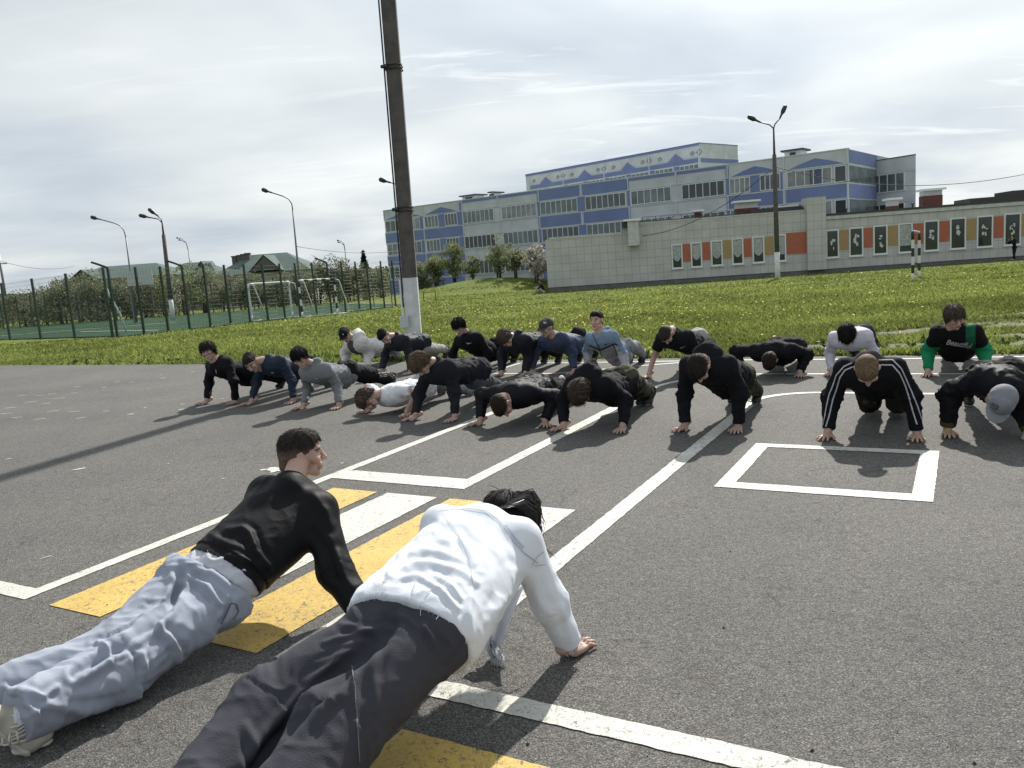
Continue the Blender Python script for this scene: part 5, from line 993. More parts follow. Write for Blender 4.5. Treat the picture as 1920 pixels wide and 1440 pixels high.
    S.top = npmesh(nm, P, Fq, {'n': M_NYLON, 'c': M_COTTON}.get(u.get('m'), M_CLOTH), body, col=col); S.topP = P; S.topF = Fq; S.topN = Nn
    if u.get('cuff') is not None:
        for s in 'RL':
            a = X['e'+s]+(X['w'+s]-X['e'+s])*.84; b_ = X['e'+s]+(X['w'+s]-X['e'+s])*1.0; P2, F2 = build_sdf([pr(a, b_, .036+c*.5, .034+c*.4, None, 1, True)], .007, .01)
            npmesh('cuff', P2, F2, M_CLOTH, body, col=np.tile(np.array(u['cuff']), (len(P2), 1)))
    if 'under' in spec:  # hem of a shirt showing below
        P2, F2 = build_sdf(drape(c-.014), h, .045, [(X['pv']+spn*(hem+spec['under'][1]), spn), (X['pv']+spn*(hem-.02), -spn)]); N2 = vnormals(P2, F2); P2 = P2+N2*fold_noise(P2, X, [segs[-1]], .006, seed=seed+4)[:, None]
        npmesh('shirt_hem', P2, F2, M_CLOTH, body, col=shade(P2, N2, spec['under'][0]))
    # trousers
    t_ = spec['legs']; bag = t_.get('bag', .012); cc = t_.get('c', .006)
    P, Fq = build_sdf(legs(cc, bag), spec.get('hl', h), spec.get('kl', .03), [(X['pv']+spn*t_.get('waist', -.12), -spn)]); Nn = vnormals(P, Fq)
    segs = [(X['hR'], X['kR'], (1.2, 1.5, .7)), (X['kR'], X['aR'], (1.5, 1.7, .8)), (X['hL'], X['kL'], (1.2, 1.5, .7)), (X['kL'], X['aL'], (1.5, 1.7, .8))]
    D = fold_noise(P, X, segs, t_.get('fold', .011)*1.2, fa=t_.get('fa', 24.), seed=seed+3)
    if 'px' in t_: D = D*t_.get('pxk', .5)+px_folds(P, Nn, t_['px'])
    P = P+Nn*D[:, None]; P[:, 2] = np.maximum(P[:, 2], .012)
    S.legs = npmesh(t_.get('name', 'trousers'), P, Fq, {'n': M_NYLON, 'c': M_COTTON}.get(t_.get('m'), M_CLOTH), body, col=(t_['cf'](P, S) if 'cf' in t_ else shade(P, Nn, t_['col']))); S.legsP = P; S.legsF = Fq
    # shoes on tiptoe
    for s in 'RL':
        a = X['a'+s]; fd = nrm((fh[0], fh[1], 0)); heel = a-fd*.055+(0, 0, .03); ball = np.array((a[0], a[1], 0))+fd*.035+(0, 0, .042); toe = ball+fd*.045-(0, 0, .004); lt = np.array((fd[1], -fd[0], 0))
        if spec.get('knee'): ball = np.array((a[0], a[1], 0))-fd*.01+(0, 0, .042); heel = a-fd*.05+(0, 0, .05)
        P2, F2 = build_sdf([pr(heel, ball, .039, .044, lt, .85), pr(ball, toe, .044, .034, np.array((0, 0, 1.)), .8), pr(a, heel*.5+ball*.5, .042, .045, lt, .9)]+([] if spec.get('lowshoe') else [pr(a, a+nrm(X['k'+s]-a)*.05, .042, .042)]), .007, .02)
        P2[:, 2] = np.maximum(P2[:, 2], .004); so_ = npmesh('shoe', P2, F2, M_RUBBER, body, col=np.tile(np.array(spec.get('shoe', (.02, .02, .022))), (len(P2), 1))*(1+.2*vn(P2*40)[:, None]))
        dn = nrm(np.cross(lt, nrm(ball-heel))); dn = dn if dn@fd < 0 else -dn
        P3, F3 = build_sdf([pr(heel+dn*.03-(0, 0, .004), ball+dn*.036-(0, 0, .004), .034, .04, dn, .3), pr(ball+dn*.03, toe-(0, 0, .028), .036, .03, np.array((0, 0, 1.)), .35)], .006, .012); P3[:, 2] = np.maximum(P3[:, 2], .003)
        npmesh('sole', P3, F3, M_RUBBER, so_, col=np.tile(np.array(spec.get('sole', (.25, .25, .24))), (len(P3), 1)))
    # hair and cap
    hr = spec.get('hair')
    if hr: make_hair(S, hr, body, seed)
    if spec.get('cap'): make_cap(S, spec['cap'], body)
    return S
def make_hair(S, hr, parent, seed):
    style, colr = hr[0], np.array(hr[1]); th = {'buzz': .002, 'short': .007, 'mop': .019, 'curly': .024, 'long': .014}[style]
    q = [pr((0, -.022, .026), (0, .012, .034), .083+th, .078+th*.9, X_, .94)]
    if style in ('mop', 'long', 'curly'): q += [pr((0, -.05, .0), (0, -.055, -.05), .06+th, .05+th), pr((-.05, -.02, -.0), (-.055, -.02, -.03), .028+th*.6, .02+th*.6), pr((.05, -.02, -.0), (.055, -.02, -.03), .028+th*.6, .02+th*.6)]
    if style == 'short': q += [pr((0, .038, .070), (0, -.02, .076), .050, .054), pr((0, .022, .052), (0, -.045, .052), .068, .068, X_, 1.0)]
    if style in ('short', 'buzz'): q += [pr((0, -.05, .0), (0, -.056, -.055), .055+th, .050+th)]
    V, lo, h = sdf_eval(q, .0045, .02, pad=.03); g0, g1, g2 = [lo[i]+h*np.arange(V.shape[i]) for i in range(3)]
    fr = {'buzz': .062, 'short': .063, 'mop': .034, 'curly': .045, 'long': .05}[style]; sd = {'buzz': .03, 'short': .022, 'mop': -.01, 'curly': .0, 'long': -.02}[style]; bk = {'buzz': -.06, 'short': -.07, 'mop': -.085, 'curly': -.085, 'long': -.11}[style]
    zl = np.interp(g1, [-.12, -.06, -.02, .02, .055, .075, .13], [bk, bk, (bk+sd)/2, sd, (sd+fr)/2, fr, fr])
    GX, GY = np.meshgrid(g0, g1, indexing='ij'); zn = {'buzz': .5, 'short': .8, 'mop': 1.6, 'curly': 1.6, 'long': 1.2}[style]*(.010*vn(np.stack([GX*70+seed, GY*70, GX*0], -1))+.007*vn(np.stack([GX*190+seed, GY*190, GX*0], -1)))
    d = (zl[None, :, None]+zn[:, :, None]-g2[None, None, :])*.9; V = np.maximum(V, d.astype(np.float32))
    P, Fq = snet(V.astype(np.float32), lo, h); P = smoothv(P, Fq, 1, .4); Nn = vnormals(P, Fq)
    cw = P-np.array((.01, -.05, .11)); az = np.arctan2(cw[:, 0], cw[:, 1]); rr = np.linalg.norm(cw, axis=1)
    n = vn(np.stack([np.cos(az)*9+seed, np.sin(az)*9, rr*9], 1)); n2 = vn(np.stack([np.cos(az)*24+seed, np.sin(az)*24, rr*14], 1))
    if style == 'curly': D = .008*vn(P*75+seed)+.006*vn(P*150)
    else: D = {'buzz': .0, 'short': .35, 'mop': 1., 'long': .8}[style]*(.006*n+.0035*n2)+.0008*vn(P*200)
    P = P+Nn*D[:, None]; W = P@S.RM.T+S.hc
    col = colr*(1+.35*n2[:, None]+.2*n[:, None]); 
    if style in ('short', 'buzz'):
        f_ = np.clip((P[:, 2]-.0)/.055, 0, 1)[:, None]*.75+.25; col = col*f_+np.array(SK)*.42*(1-f_)
    Vl = [W]; Fl = [Fq]; Cl = [np.clip(col, .002, 1)]; off = len(W); r = np.random.default_rng(int(seed*10))
    ns = {'buzz': 0, 'short': 900, 'mop': 900, 'curly': 600, 'long': 300}[style]
    if S.__dict__.get('hires') : ns *= 3
    if ns:
        grav = np.array((0, 0, -1.)); pick = r.integers(0, len(W), ns); Wn = Nn@S.RM.T; cr0 = S.hc+S.RM@np.array((.01, -.05, .11))
        SV = []; SF = []; SC = []; k = 0
        for i in pick:
            if style == 'short' and P[i, 2] < .035: continue
            p = W[i].copy(); nn = Wn[i]; tg = W[i]-cr0; tg -= nn*(tg@nn); tg = nrm(tg+r.normal(0, .25, 3)*(.03 if style != 'curly' else .2)); L_ = {'short': .015, 'mop': .042, 'curly': .03, 'long': .06}[style]*r.uniform(.5, 1.3)
            wd = {'short': .0013, 'mop': .0026, 'curly': .003, 'long': .003}[style]; sd_ = nrm(np.cross(tg, nn)); d = nrm(tg+nn*(.9 if style == 'short' else .08 if style == 'long' else .35)*r.uniform(.2, 1)); st = 3
            for q_ in range(st+1):
                w_ = wd*(1-q_/st*.85); SV += [p+sd_*w_, p-sd_*w_, p+nn*w_*1.3]; SC += [colr*r.uniform(.7, 1.4)]*3
                if q_ < st:
                    p = p+d*L_/st; d = nrm(d+grav*.28*(q_+1)/st*(1.6 if style in ('mop', 'long') else .3)+(r.normal(0, .5, 3) if style == 'curly' else 0)); b_ = k+q_*3
                    SF += [(b_, b_+1, b_+4, b_+3), (b_+1, b_+2, b_+5, b_+4), (b_+2, b_, b_+3, b_+5)]
            k += 3*(st+1)
        Vl.append(np.array(SV)); Fl.append(np.array(SF)+off); Cl.append(np.clip(np.array(SC), .002, 1))
    S.hair = npmesh('hair', np.concatenate(Vl), np.concatenate(Fl), M_HAIR, parent, col=np.concatenate(Cl))
def make_cap(S, cap, parent):
    colr = np.array(cap[0]); back = cap[1] if len(cap) > 1 else False
    q = [pr((0, -.022, .034), (0, .014, .038), .098, .092, X_, .94)]
    V, lo, h = sdf_eval(q, .004, .02, pad=.03); g0, g1, g2 = [lo[i]+h*np.arange(V.shape[i]) for i in range(3)]
    zl = np.interp(g1, [-.12, 0, .1], [-.0, .025, .045]); V = np.maximum(V, ((zl[None, :, None]-g2[None, None, :])).astype(np.float32)+0*g0[:, None, None].astype(np.float32))
    P, Fq = snet(V.astype(np.float32), lo, h); az = np.arctan2(P[:, 0], P[:, 1]+.005); D = -.0018*np.exp(-((np.mod(az+.52, 1.047)-.52)/.035)**2)*(P[:, 2] > .06)
    P = P+vnormals(P, Fq)*D[:, None]; top = np.linalg.norm(P-np.array((0, -.005, .133)), axis=1) < .007; P[top, 2] += .004
    W = P@S.RM.T+S.hc; co_ = npmesh('cap', W, Fq, M_CLOTH, parent, col=np.tile(colr, (len(W), 1))*(1+.1*vn(W*20)[:, None])); S.capo = co_; S.capP = W; S.capF = Fq
    # brim
    Vb = []; Fb = []; nu, nv = 16, 8; sg = -1 if back else 1
    for lay in (0, 1):
        for i in range(nu+1):
            a = -1.15+2.3*i/nu
            for j in range(nv+1):
                t = j/nv; rx, ry = .086, .1; x = math.sin(a)*rx*(1-.0*t); y = math.cos(a)*ry+t*.068*max(0, math.cos(a*1.05))**.5
                z = .044-.10*x*x/.086/1.0-.012*t-(.0035 if lay else 0); Vb.append((x, sg*y, z-(.0 if not back else .02)))
    N1 = (nu+1)*(nv+1)
    for lay in (0, 1):
        for i in range(nu):
            for j in range(nv): a = lay*N1+i*(nv+1)+j; f_ = (a, a+nv+1, a+nv+2, a+1); Fb.append(f_ if (lay == 1) ^ (sg < 0) else f_[::-1])
    for i in range(nu): a = i*(nv+1)+nv; b_ = a+nv+1; Fb.append((a, b_, b_+N1, a+N1))
    Wb = np.array(Vb)@S.RM.T+S.hc; npmesh('brim', Wb, np.array(Fb), M_CLOTH, co_, col=np.tile(colr*cap[2] if len(cap) > 2 else colr, (len(Wb), 1)))
def bvh(P, Fq): return BVHTree.FromPolygons([tuple(p) for p in P], [tuple(int(i) for i in f) for f in Fq])
def pxhit(B, px, py):
    r = ray(px, py); r = r/np.linalg.norm(r); h_ = B.ray_cast(Vector(EYE), Vector(r)); return h_[0], h_[1]
def pxline(B, pts, wm, name, m, parent, lift=.0035, n=40, dash=False, thick=.0):
    """a flat seam or stripe laid on a garment along a line"""
    pts = np.array(pts, float); L_ = np.r_[0, np.cumsum(np.linalg.norm(np.diff(pts, axis=0), axis=1))]; out = []
    for t in np.linspace(0, L_[-1], n):
        x = np.interp(t, L_, pts[:, 0]); y = np.interp(t, L_, pts[:, 1]); p, nn = pxhit(B, x, y)
        if p is not None: out.append((np.array(p), np.array(nn)))
    q = MB(); last = None; run = []
    for i in range(len(out)-1):
        (p, a), (p2, a2) = out[i], out[i+1]
        if np.linalg.norm(p2-p) > .12 or (dash and i % 2): continue
        t = nrm(p2-p); s = nrm(np.cross(t, a))*wm/2; s2 = nrm(np.cross(t, a2))*wm/2; q.face([p-s+a*lift, p+s+a*lift, p2+s2+a2*lift, p2-s2+a2*lift])
        if thick: q.face([p-s+a*lift, p-s, p2-s2, p2-s2+a2*lift]); q.face([p+s+a*lift, p+s, p2+s2, p2+s2+a2*lift])
    if q.v: return q.build(name, m, parent)
def pxpoly(B, pts, name, m, parent, lift=.004):
    q = MB(); o = []
    for x, y in pts:
        p, nn = pxhit(B, x, y)
        if p is None: return
        o.append(np.array(p)+np.array(nn)*lift)
    c = sum(o)/len(o)
    for i in range(len(o)): q.face([c, o[i], o[(i+1) % len(o)]])
    return q.build(name, m, parent)
# ================================================================ THE CAST
def z5(*p): return [(a*.4583, 780+b*.4583) for a, b in p]
def z6(*p): return [(380+a*.40625, 880+b*.40625) for a, b in p]
def z4(*p): return [(1460+a*.2396, 550+b*.2396) for a, b in p]
def z2(*p): return [(640+a*.3125, 560+b*.3125) for a, b in p]
def z1(*p): return [(340+a*.29167, 560+b*.29167) for a, b in p]
def z3(*p): return [(1040+a*.27083, 560+b*.27083) for a, b in p]
DBR = (.026, .020, .017); BR = (.066, .050, .038); LBR = (.15, .098, .06); BLK = (.010, .009, .009)
def camo(P, S):
    a = fbm(P*11+3, 2)[:, None]; b = fbm(P*13+40, 2)[:, None]; c = np.where(a > .12, (.075, .072, .05), (.028, .030, .022)); return np.where(b > .22, (.012, .012, .011), c)
def two_tone(P, S):
    q = projpx(P); x, y = q[:, 0], q[:, 1]; line = np.interp(x, [1096, 1106, 1125, 1152, 1165], [652, 648, 657, 645, 650]); tors = (x > 1106) & (x < 1158)
    lo = np.where(tors, y > line, y > 661); near = np.abs(y-line) < 1.6; c = np.where(lo[:, None], (.34, .335, .36), (.17, .235, .32)); c = np.where((near & tors)[:, None], (.012, .015, .03), c); return c*(1+.08*fbm(P*9, 3)[:, None])
def green_sleeves(P, S):
    X = S.X; c = np.tile((.005, .005, .006), (len(P), 1))
    for s in 'RL':
        a = X['s'+s]; b = X['e'+s]; w_ = X['w'+s]; t = (P-a)@(b-a)/((b-a)@(b-a)); d = np.linalg.norm(P-a-np.clip(t, 0, 1)[:, None]*(b-a), axis=1); t2 = (P-b)@(w_-b)/((w_-b)@(w_-b)); d2 = np.linalg.norm(P-b-np.clip(t2, 0, 1)[:, None]*(w_-b), axis=1)
        m = ((t > .62) & (d < .1)) | ((t2 > 0) & (d2 < .1)); c[m] = (.012, .20, .085)
    q = projpx(P); m = (q[:, 0] > 1811) & (q[:, 0] < 1829) & (q[:, 1] > 600) & (q[:, 1] < 655); c[m] = (.008, .085, .045)
    return c*(1+.12*fbm(P*9, 3)[:, None])
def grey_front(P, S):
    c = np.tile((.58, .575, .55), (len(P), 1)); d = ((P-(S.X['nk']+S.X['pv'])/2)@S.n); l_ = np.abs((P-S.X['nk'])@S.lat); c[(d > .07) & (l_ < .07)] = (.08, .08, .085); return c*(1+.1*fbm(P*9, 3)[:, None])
CAST = {}
# ---- foreground pair
CAST['g1'] = make_person('g1', 'person in black bomber jacket and pale grey sweatpants, back turned, short brown hair', dict(h=.0072, hl=.0072, face=(.80, .60, -.02), up=(-.05, .0, 1), skin=(.42, .27, .215), hang=.08, ca=.030, lowshoe=True, hair=('short', (.022, .018, .015)), sc=1.03, slv=.95,
    top=dict(name='bomber_jacket', col=(0.0068, 0.0071, 0.0086), c=.042, bag=.004, m='n', hem=-.035, hemx=1, rib=True, collar=True, fold=.012, fa=22, pxk=.22, cuff=(.01, .01, .011),
             px=[(z5((930, 465), (990, 458), (1022, 480), (1050, 555), (1100, 612)), 6, .014), (z5((840, 470), (880, 500), (950, 530), (1000, 545)), 6, .009), (z5((935, 560), (1010, 592), (1065, 612)), 6, .010), (z5((1285, 330), (1330, 385), (1352, 445)), 7, .010), (z5((960, 350), (1050, 330), (1150, 300)), 12, .012), (z5((1180, 260), (1230, 300), (1300, 330)), 9, .008), (z5((880, 620), (930, 660), (960, 740)), 8, .010), (z5((1380, 560), (1400, 640), (1440, 700)), 7, .009), (z5((1290, 480), (1340, 560), (1360, 660)), 8, -.010), (z5((1040, 620), (1120, 700), (1230, 640)), 10, -.010)]),
    under=((.45, .46, .50), .055), legs=dict(name='sweatpants', col=(0.3, 0.325, 0.39), c=.020, bag=.040, m='c', hem=.55, lcut=.85, fold=.015, waist=.02, pxk=.6,
             px=[(z5((650, 866), (690, 905), (728, 960), (738, 1012)), 6, .020), (z5((770, 655), (850, 700), (900, 768)), 5, .016), (z5((745, 690), (690, 790), (640, 860), (540, 935), (430, 1010), (330, 1075)), 9, .012), (z5((735, 700), (690, 790), (620, 850), (500, 945), (400, 1000), (300, 1060)), 7, -.030), (z5((575, 975), (590, 1030), (588, 1080)), 5, .014), (z5((740, 615), (735, 690), (705, 760)), 7, -.020), (z5((400, 925), (470, 985), (500, 968)), 5, .014), (z5((620, 870), (560, 940), (470, 985)), 8, -.022), (z5((200, 1180), (340, 1212), (480, 1192), (600, 1125)), 9, .012), (z5((560, 850), (620, 800), (690, 720)), 7, .010), (z5((800, 620), (880, 650), (950, 700)), 5, .010), (z5((830, 790), (860, 900), (800, 1000)), 10, .010), (z5((120, 1130), (175, 1150), (230, 1110)), 5, .012), (z5((110, 1180), (150, 1215), (170, 1260)), 5, .012), (z5((20, 1110), (60, 1130), (100, 1120)), 5, .010), (z5((940, 760), (920, 820), (900, 850)), 4, -.012)]),
    shoe=(.40, .37, .31), sole=(.45, .43, .38), hb=.011))
CAST['g2'] = make_person('g2', 'person in frayed white denim jacket and wide charcoal trousers, long black hair hanging', dict(h=.0066, hl=.0075, face=(.55, .25, -.8), up=(.85, -.1, .5), skin=(.38, .25, .20), glute=.3, kl=.042, ca=.020, bulk=.042, hair=('long', (.0075, .007, .0075)), slv=.93,
    top=dict(name='denim_jacket', col=(0.66, 0.69, 0.745), c=.030, bag=.002, m='c', hem=.07, hemx=1, collar=True, fold=.010, fa=24, pxk=.25,
             px=[(z6((860, 480), (960, 432), (1050, 430), (1200, 470), (1262, 520)), 6, 0.0097), (z6((920, 402), (1000, 372), (1100, 380), (1190, 422)), 6, 0.0083), (z6((1000, 300), (1060, 280), (1130, 330)), 7, 0.0060), (z6((1080, 490), (1150, 540), (1192, 592)), 5, 0.0090), (z6((850, 500), (1000, 490), (1100, 550), (1180, 640)), 5, 0.0090), (z6((1180, 300), (1232, 380), (1252, 432)), 6, 0.0067), (z6((930, 350), (900, 420), (860, 480)), 6, 0.0075), (z6((1640, 470), (1672, 520), (1692, 555)), 5, 0.0045), (z6((1520, 500), (1545, 600), (1620, 690)), 8, 0.0037), (z6((1420, 470), (1400, 580), (1330, 700)), 9, 0.0090), (z6((1470, 500), (1450, 580), (1390, 690)), 7, -0.0090), (z6((1100, 240), (1200, 250), (1300, 310)), 9, 0.0045), (z6((1240, 560), (1230, 660), (1240, 780)), 6, 0.0075), (z6((1660, 640), (1690, 720), (1700, 790)), 6, 0.0053), (z6((980, 440), (900, 500), (850, 500)), 4, -0.0030)]),
    legs=dict(name='trousers', col=(0.05, 0.05, 0.062), c=.022, bag=.050, m='c', hem=1.15, lcut=1.0, fold=.011, waist=.04, pxk=.55,
             px=[(z6((688, 900), (700, 1000), (712, 1200), (722, 1345)), 6, 0.0067), (z6((640, 712), (720, 735), (850, 772)), 6, 0.0090), (z6((560, 800), (690, 762), (790, 748), (860, 720)), 5, 0.0090), (z6((1020, 715), (1062, 780), (1082, 835)), 5, 0.0105), (z6((885, 682), (950, 690), (1010, 742)), 6, 0.0090), (z6((868, 700), (820, 790), (700, 890), (500, 1080), (330, 1260), (240, 1378)), 12, -.034), (z6((620, 950), (560, 1030), (595, 1085)), 6, 0.0090), (z6((530, 900), (620, 860), (720, 840)), 5, 0.0075), (z6((480, 980), (600, 900), (690, 860)), 6, 0.0090), (z6((200, 1190), (230, 1270), (240, 1350)), 8, 0.0105), (z6((1120, 760), (1160, 820), (1120, 880)), 6, 0.0075), (z6((800, 800), (790, 950), (800, 1100)), 8, 0.0067)]),
    shoe=(.05, .05, .05), hb=.011))
g1, g2 = CAST['g1'], CAST['g2']
M_STITCH = mat('grey_stitching', (.36, .38, .43), .8); M_THREAD = mat('white_thread', (.5, .51, .53), .9); M_DSEAM = mat('dark_seam', (.10, .11, .14), .9)
B2_ = bvh(g2.topP, g2.topF)
pxline(B2_, z6((1092, 187), (1200, 180), (1310, 196), (1372, 245), (1430, 330), (1480, 385), (1545, 432)), .004, 'yoke_seam', M_STITCH, g2.body, n=70)
pxline(B2_, z6((1398, 262), (1440, 322), (1478, 362)), .012, 'stitching', M_STITCH, g2.body, n=30, dash=True)
pxline(B2_, z6((1520, 440), (1545, 400), (1572, 380)), .003, 'pocket_seam', M_STITCH, g2.body); pxline(B2_, z6((1530, 445), (1580, 440)), .003, 'pocket_seam', M_STITCH, g2.body)
pxline(B2_, z6((1100, 195), (1180, 300), (1230, 420), (1250, 560)), .0025, 'back_seam', M_STITCH, g2.body, n=60)
B2L = bvh(g2.legsP, g2.legsF)
pxline(B2L, z6((690, 905), (702, 1000), (714, 1200), (722, 1350)), .0035, 'side_seam', mat('seam_thread', (.12, .12, .14), .8), g2.body, n=60)
B1L = bvh(g1.legsP, g1.legsF)
pxline(B1L, z5((905, 850), (930, 800), (945, 765), (965, 770), (975, 800), (955, 830)), .006, 'pocket_welt', M_DSEAM, g1.body, n=50)
pxline(B1L, z5((330, 1165), (500, 1130), (640, 1070)), .003, 'leg_seam', M_STITCH, g1.body, n=50)
# frayed threads on the jacket hem
q = MB(); r_ = np.random.default_rng(5)
hemv = g2.topP[(np.abs((g2.topP-g2.X['pv'])@g2.spn-.07) < .008)]; cut_ = r_.choice(len(hemv), 260)
for i in cut_:
    p = hemv[i]; L_ = r_.uniform(.006, .02) if r_.random() > .05 else r_.uniform(.03, .06); d = nrm(g2.spn+r_.normal(0, .45, 3)); o = nrm(p-(g2.X['pv']+g2.spn*.07))*.003
    q.tube([p+o, p+o+d*L_*.5, p+o+d*L_*.8+(0, 0, -L_*.3)], .0009, 3)
for a in ((855, 505, 830, 525), (978, 525, 970, 580), (1050, 562, 1030, 575), (1128, 613, 1075, 695)):
    P_ = []
    for t in np.linspace(0, 1, 6):
        x, y = z6((a[0]+(a[2]-a[0])*t+4*math.sin(t*9), a[1]+(a[3]-a[1])*t))[0]; h_, n_ = pxhit(B2L if t > .15 else B2_, x, y)
        if h_ is None: h_, n_ = pxhit(B2_, x, y)
        if h_ is not None: P_.append(np.array(h_)+np.array(n_)*.004)
    if len(P_) > 1: q.tube(P_, .0013, 4)
wr = g2.X['wR']; ar = nrm(g2.X['wR']-g2.X['eR']); s1 = nrm(np.cross(ar, (0, 0, 1))); s2_ = np.cross(ar, s1); ce = g2.X['eR']+(g2.X['wR']-g2.X['eR'])*.93
for i in range(70):
    a = r_.uniform(0, 6.28); p = ce+(s1*math.cos(a)+s2_*math.sin(a))*.056; q.tube([p, p+ar*r_.uniform(.008, .025)+r_.normal(0, .006, 3)], .0010, 3)
q.build('frayed_threads', M_THREAD, g2.body)['kind'] = 'stuff'
q = MB(); q.tube([g2.X['wR']+ar*-.003+(s1*math.cos(a)*.040+s2_*math.sin(a)*.036) for a in np.linspace(0, 2*math.pi, 22)], .0032, 6, cap=False); q.build('bracelet', M_THREAD, g2.body)
# open front panels of the jacket hanging to the ground
def panel(cols_, nm, m, parent, seed=0, th=.004):
    A_ = [np.array(c, float) for c in cols_]; nu, nv = 14, 22; V = []
    for i in range(nu+1):
        u_ = i/nu
        for j in range(nv+1):
            v_ = j/nv; tp_ = A_[0]*(1-u_)+A_[1]*u_; bt = A_[3]*(1-u_)+A_[2]*u_; p = tp_*(1-v_)+bt*v_
            nn = nrm(np.cross(A_[1]-A_[0], A_[3]-A_[0])); p = p+nn*(.026*math.sin(u_*11+v_*3+seed)*(.4+v_)+.010*float(vn(np.array((u_*5+seed, v_*6, 2.)))))
            if j == nv: p = p+(0, 0, .012*float(vn(np.array((u_*17+seed, 0, 5.)))))
            p[2] = max(p[2], .006); V.append(p)
    V = np.array(V); idx = np.arange(len(V)).reshape(nu+1, nv+1); Fq = np.stack([idx[:-1, :-1], idx[1:, :-1], idx[1:, 1:], idx[:-1, 1:]], -1).reshape(-1, 4)
    nn = nrm(np.cross(A_[1]-A_[0], A_[3]-A_[0])); V2 = V-nn*th; Fa = np.concatenate([Fq, Fq[:, ::-1]+len(V)])
    return npmesh(nm, np.concatenate([V, V2]), Fa, m, parent, col=np.tile((.60, .62, .66), (2*len(V), 1)))
# ---- front row
F1 = make_person('f1', 'smiling person with shaggy dark hair in black hoodie, leftmost of the front row', dict(face=(.72, -.66, -.10), up=(.15, .22, 1), smile=True, hair=('mop', DBR), splay=.35, top=dict(name='hoodie', col=BLACK, hood=1.0, hem=.07), legs=dict(col=(0.0086, 0.0089, 0.0111), bag=.018)))
F2 = make_person('f2', 'person in navy tracksuit top looking down, between black hoodie and grey hoodie', dict(face=(.62, -.50, -.62), up=(.6, 0, .75), hair=('short', DBR), splay=.35, hang=.02, top=dict(name='track_jacket', col=(0.022, 0.03, 0.05), collar=True, hem=.05, m='n'), under=((.17, .18, .21), .05), legs=dict(col=(0.0091, 0.0095, 0.0119))))
F3 = make_person('f3', 'person in light grey hoodie and black trousers with dark fringe, third from left', dict(face=(.75, -.62, -.42), up=(.35, .1, 1), smile=True, hair=('mop', BLK), splay=.3, hang=.06, top=dict(name='hoodie', col=(0.175, 0.185, 0.2), hood=1.15, hem=.05, c=.014, bag=.006, m='c', rib=True, cuff=(.15, .158, .172)), legs=dict(col=(0.0091, 0.0095, 0.0127), bag=.022)))
F4 = make_person('f4', 'person in white t-shirt and light grey trousers lying low with brown hair to the ground', dict(face=(.35, -.55, -.75), up=(.75, .5, .1), hair=('mop', BR), splay=.5, top=dict(name='t_shirt', col=(0.66, 0.67, 0.7), short=True, c=.016, hem=.05, fold=.011, m='c'), legs=dict(col=(0.27, 0.28, 0.3), bag=.022), shoe=(.1, .1, .1)))
F5 = make_person('f5', 'person in dark sweatshirt with light brown hair, high arms, beside the white t-shirt', dict(face=(.30, -.25, -.9), up=(1, 0, .35), hair=('mop', (.085, .062, .042)), splay=.35, top=dict(col=(0.015, 0.016, 0.022), collar=True, hem=.07, c=.018, bag=.010), legs=dict(col=(0.055, 0.062, 0.072), bag=.02)))
F6 = make_person('f6', 'person in black jacket held low with bent elbows, cropped dark hair, white shoe', dict(face=(.0, -.3, -1), up=(1, 0, -.35), hair=('short', (.02, .014, .011)), splay=.4, hyaw={'R': .5, 'L': -.7}, top=dict(name='jacket', col=(0.0086, 0.0089, 0.0119), collar=True, hem=.07, c=.024, bag=.014, m='n', fold=.011), legs=dict(col=(0.0086, 0.0089, 0.0104)), shoe=(.55, .55, .55)))
F7 = make_person('f7', 'person in black hoodie and camouflage trousers with hanging brown hair and raised hood', dict(face=(-.12, .0, -1), up=(1, 0, -.4), hair=('mop', (.046, .035, .028)), splay=.3, hang=.07, top=dict(name='hoodie', col=(0.0078, 0.0081, 0.0111), hood=1.7, hem=.06, c=.022, bag=.012), legs=dict(cf=camo, bag=.028), shoe=(.03, .03, .025)))
F8 = make_person('f8', 'person in black hooded sweatshirt over the long white line, head hanging down', dict(face=(.12, .0, -1), up=(1, 0, .12), hair=('short', (.018, .014, .012)), splay=.25, hang=.11, sc=1.04, top=dict(name='hoodie', col=(0.0078, 0.0081, 0.0111), hood=1.5, hem=.06, c=.024, bag=.012), legs=dict(cf=camo, bag=.026)))
F9 = make_person('f9', 'person in black track jacket with double white stripes, cropped light brown hair', dict(face=(.14, -.05, -1), up=(1, 0, .25), hair=('buzz', (.115, .078, .05)), splay=.3, hang=.06, sc=1.06, knee=True, hyaw={'R': .2, 'L': -.15}, top=dict(name='track_jacket', col=(0.0071, 0.0073, 0.0104), collar=True, hem=.06, c=.022, bag=.016), legs=dict(cf=camo, bag=.02), shoe=(.04, .045, .03)))
F10 = make_person('f10', 'person in shiny black jacket and grey peaked cap at the right edge', dict(face=(.40, .35, -.85), up=(.9, -.2, .35), hair=('buzz', DBR), splay=.35, sc=1.04, cap=((.20, .205, .225),), handc=(.40, .28, .2), hyaw={'R': .1, 'L': -.3}, top=dict(name='padded_jacket', col=(0.0078, 0.0081, 0.0111), collar=True, hem=.07, c=.030, bag=.024, m='n', fold=.017, fa=34, cuff=(.06, .052, .012)), legs=dict(col=(0.0086, 0.0089, 0.0104))))
bv = bvh(F9.topP, F9.topF); M_STR = mat('pale_stripe', (.42, .42, .45), .8)
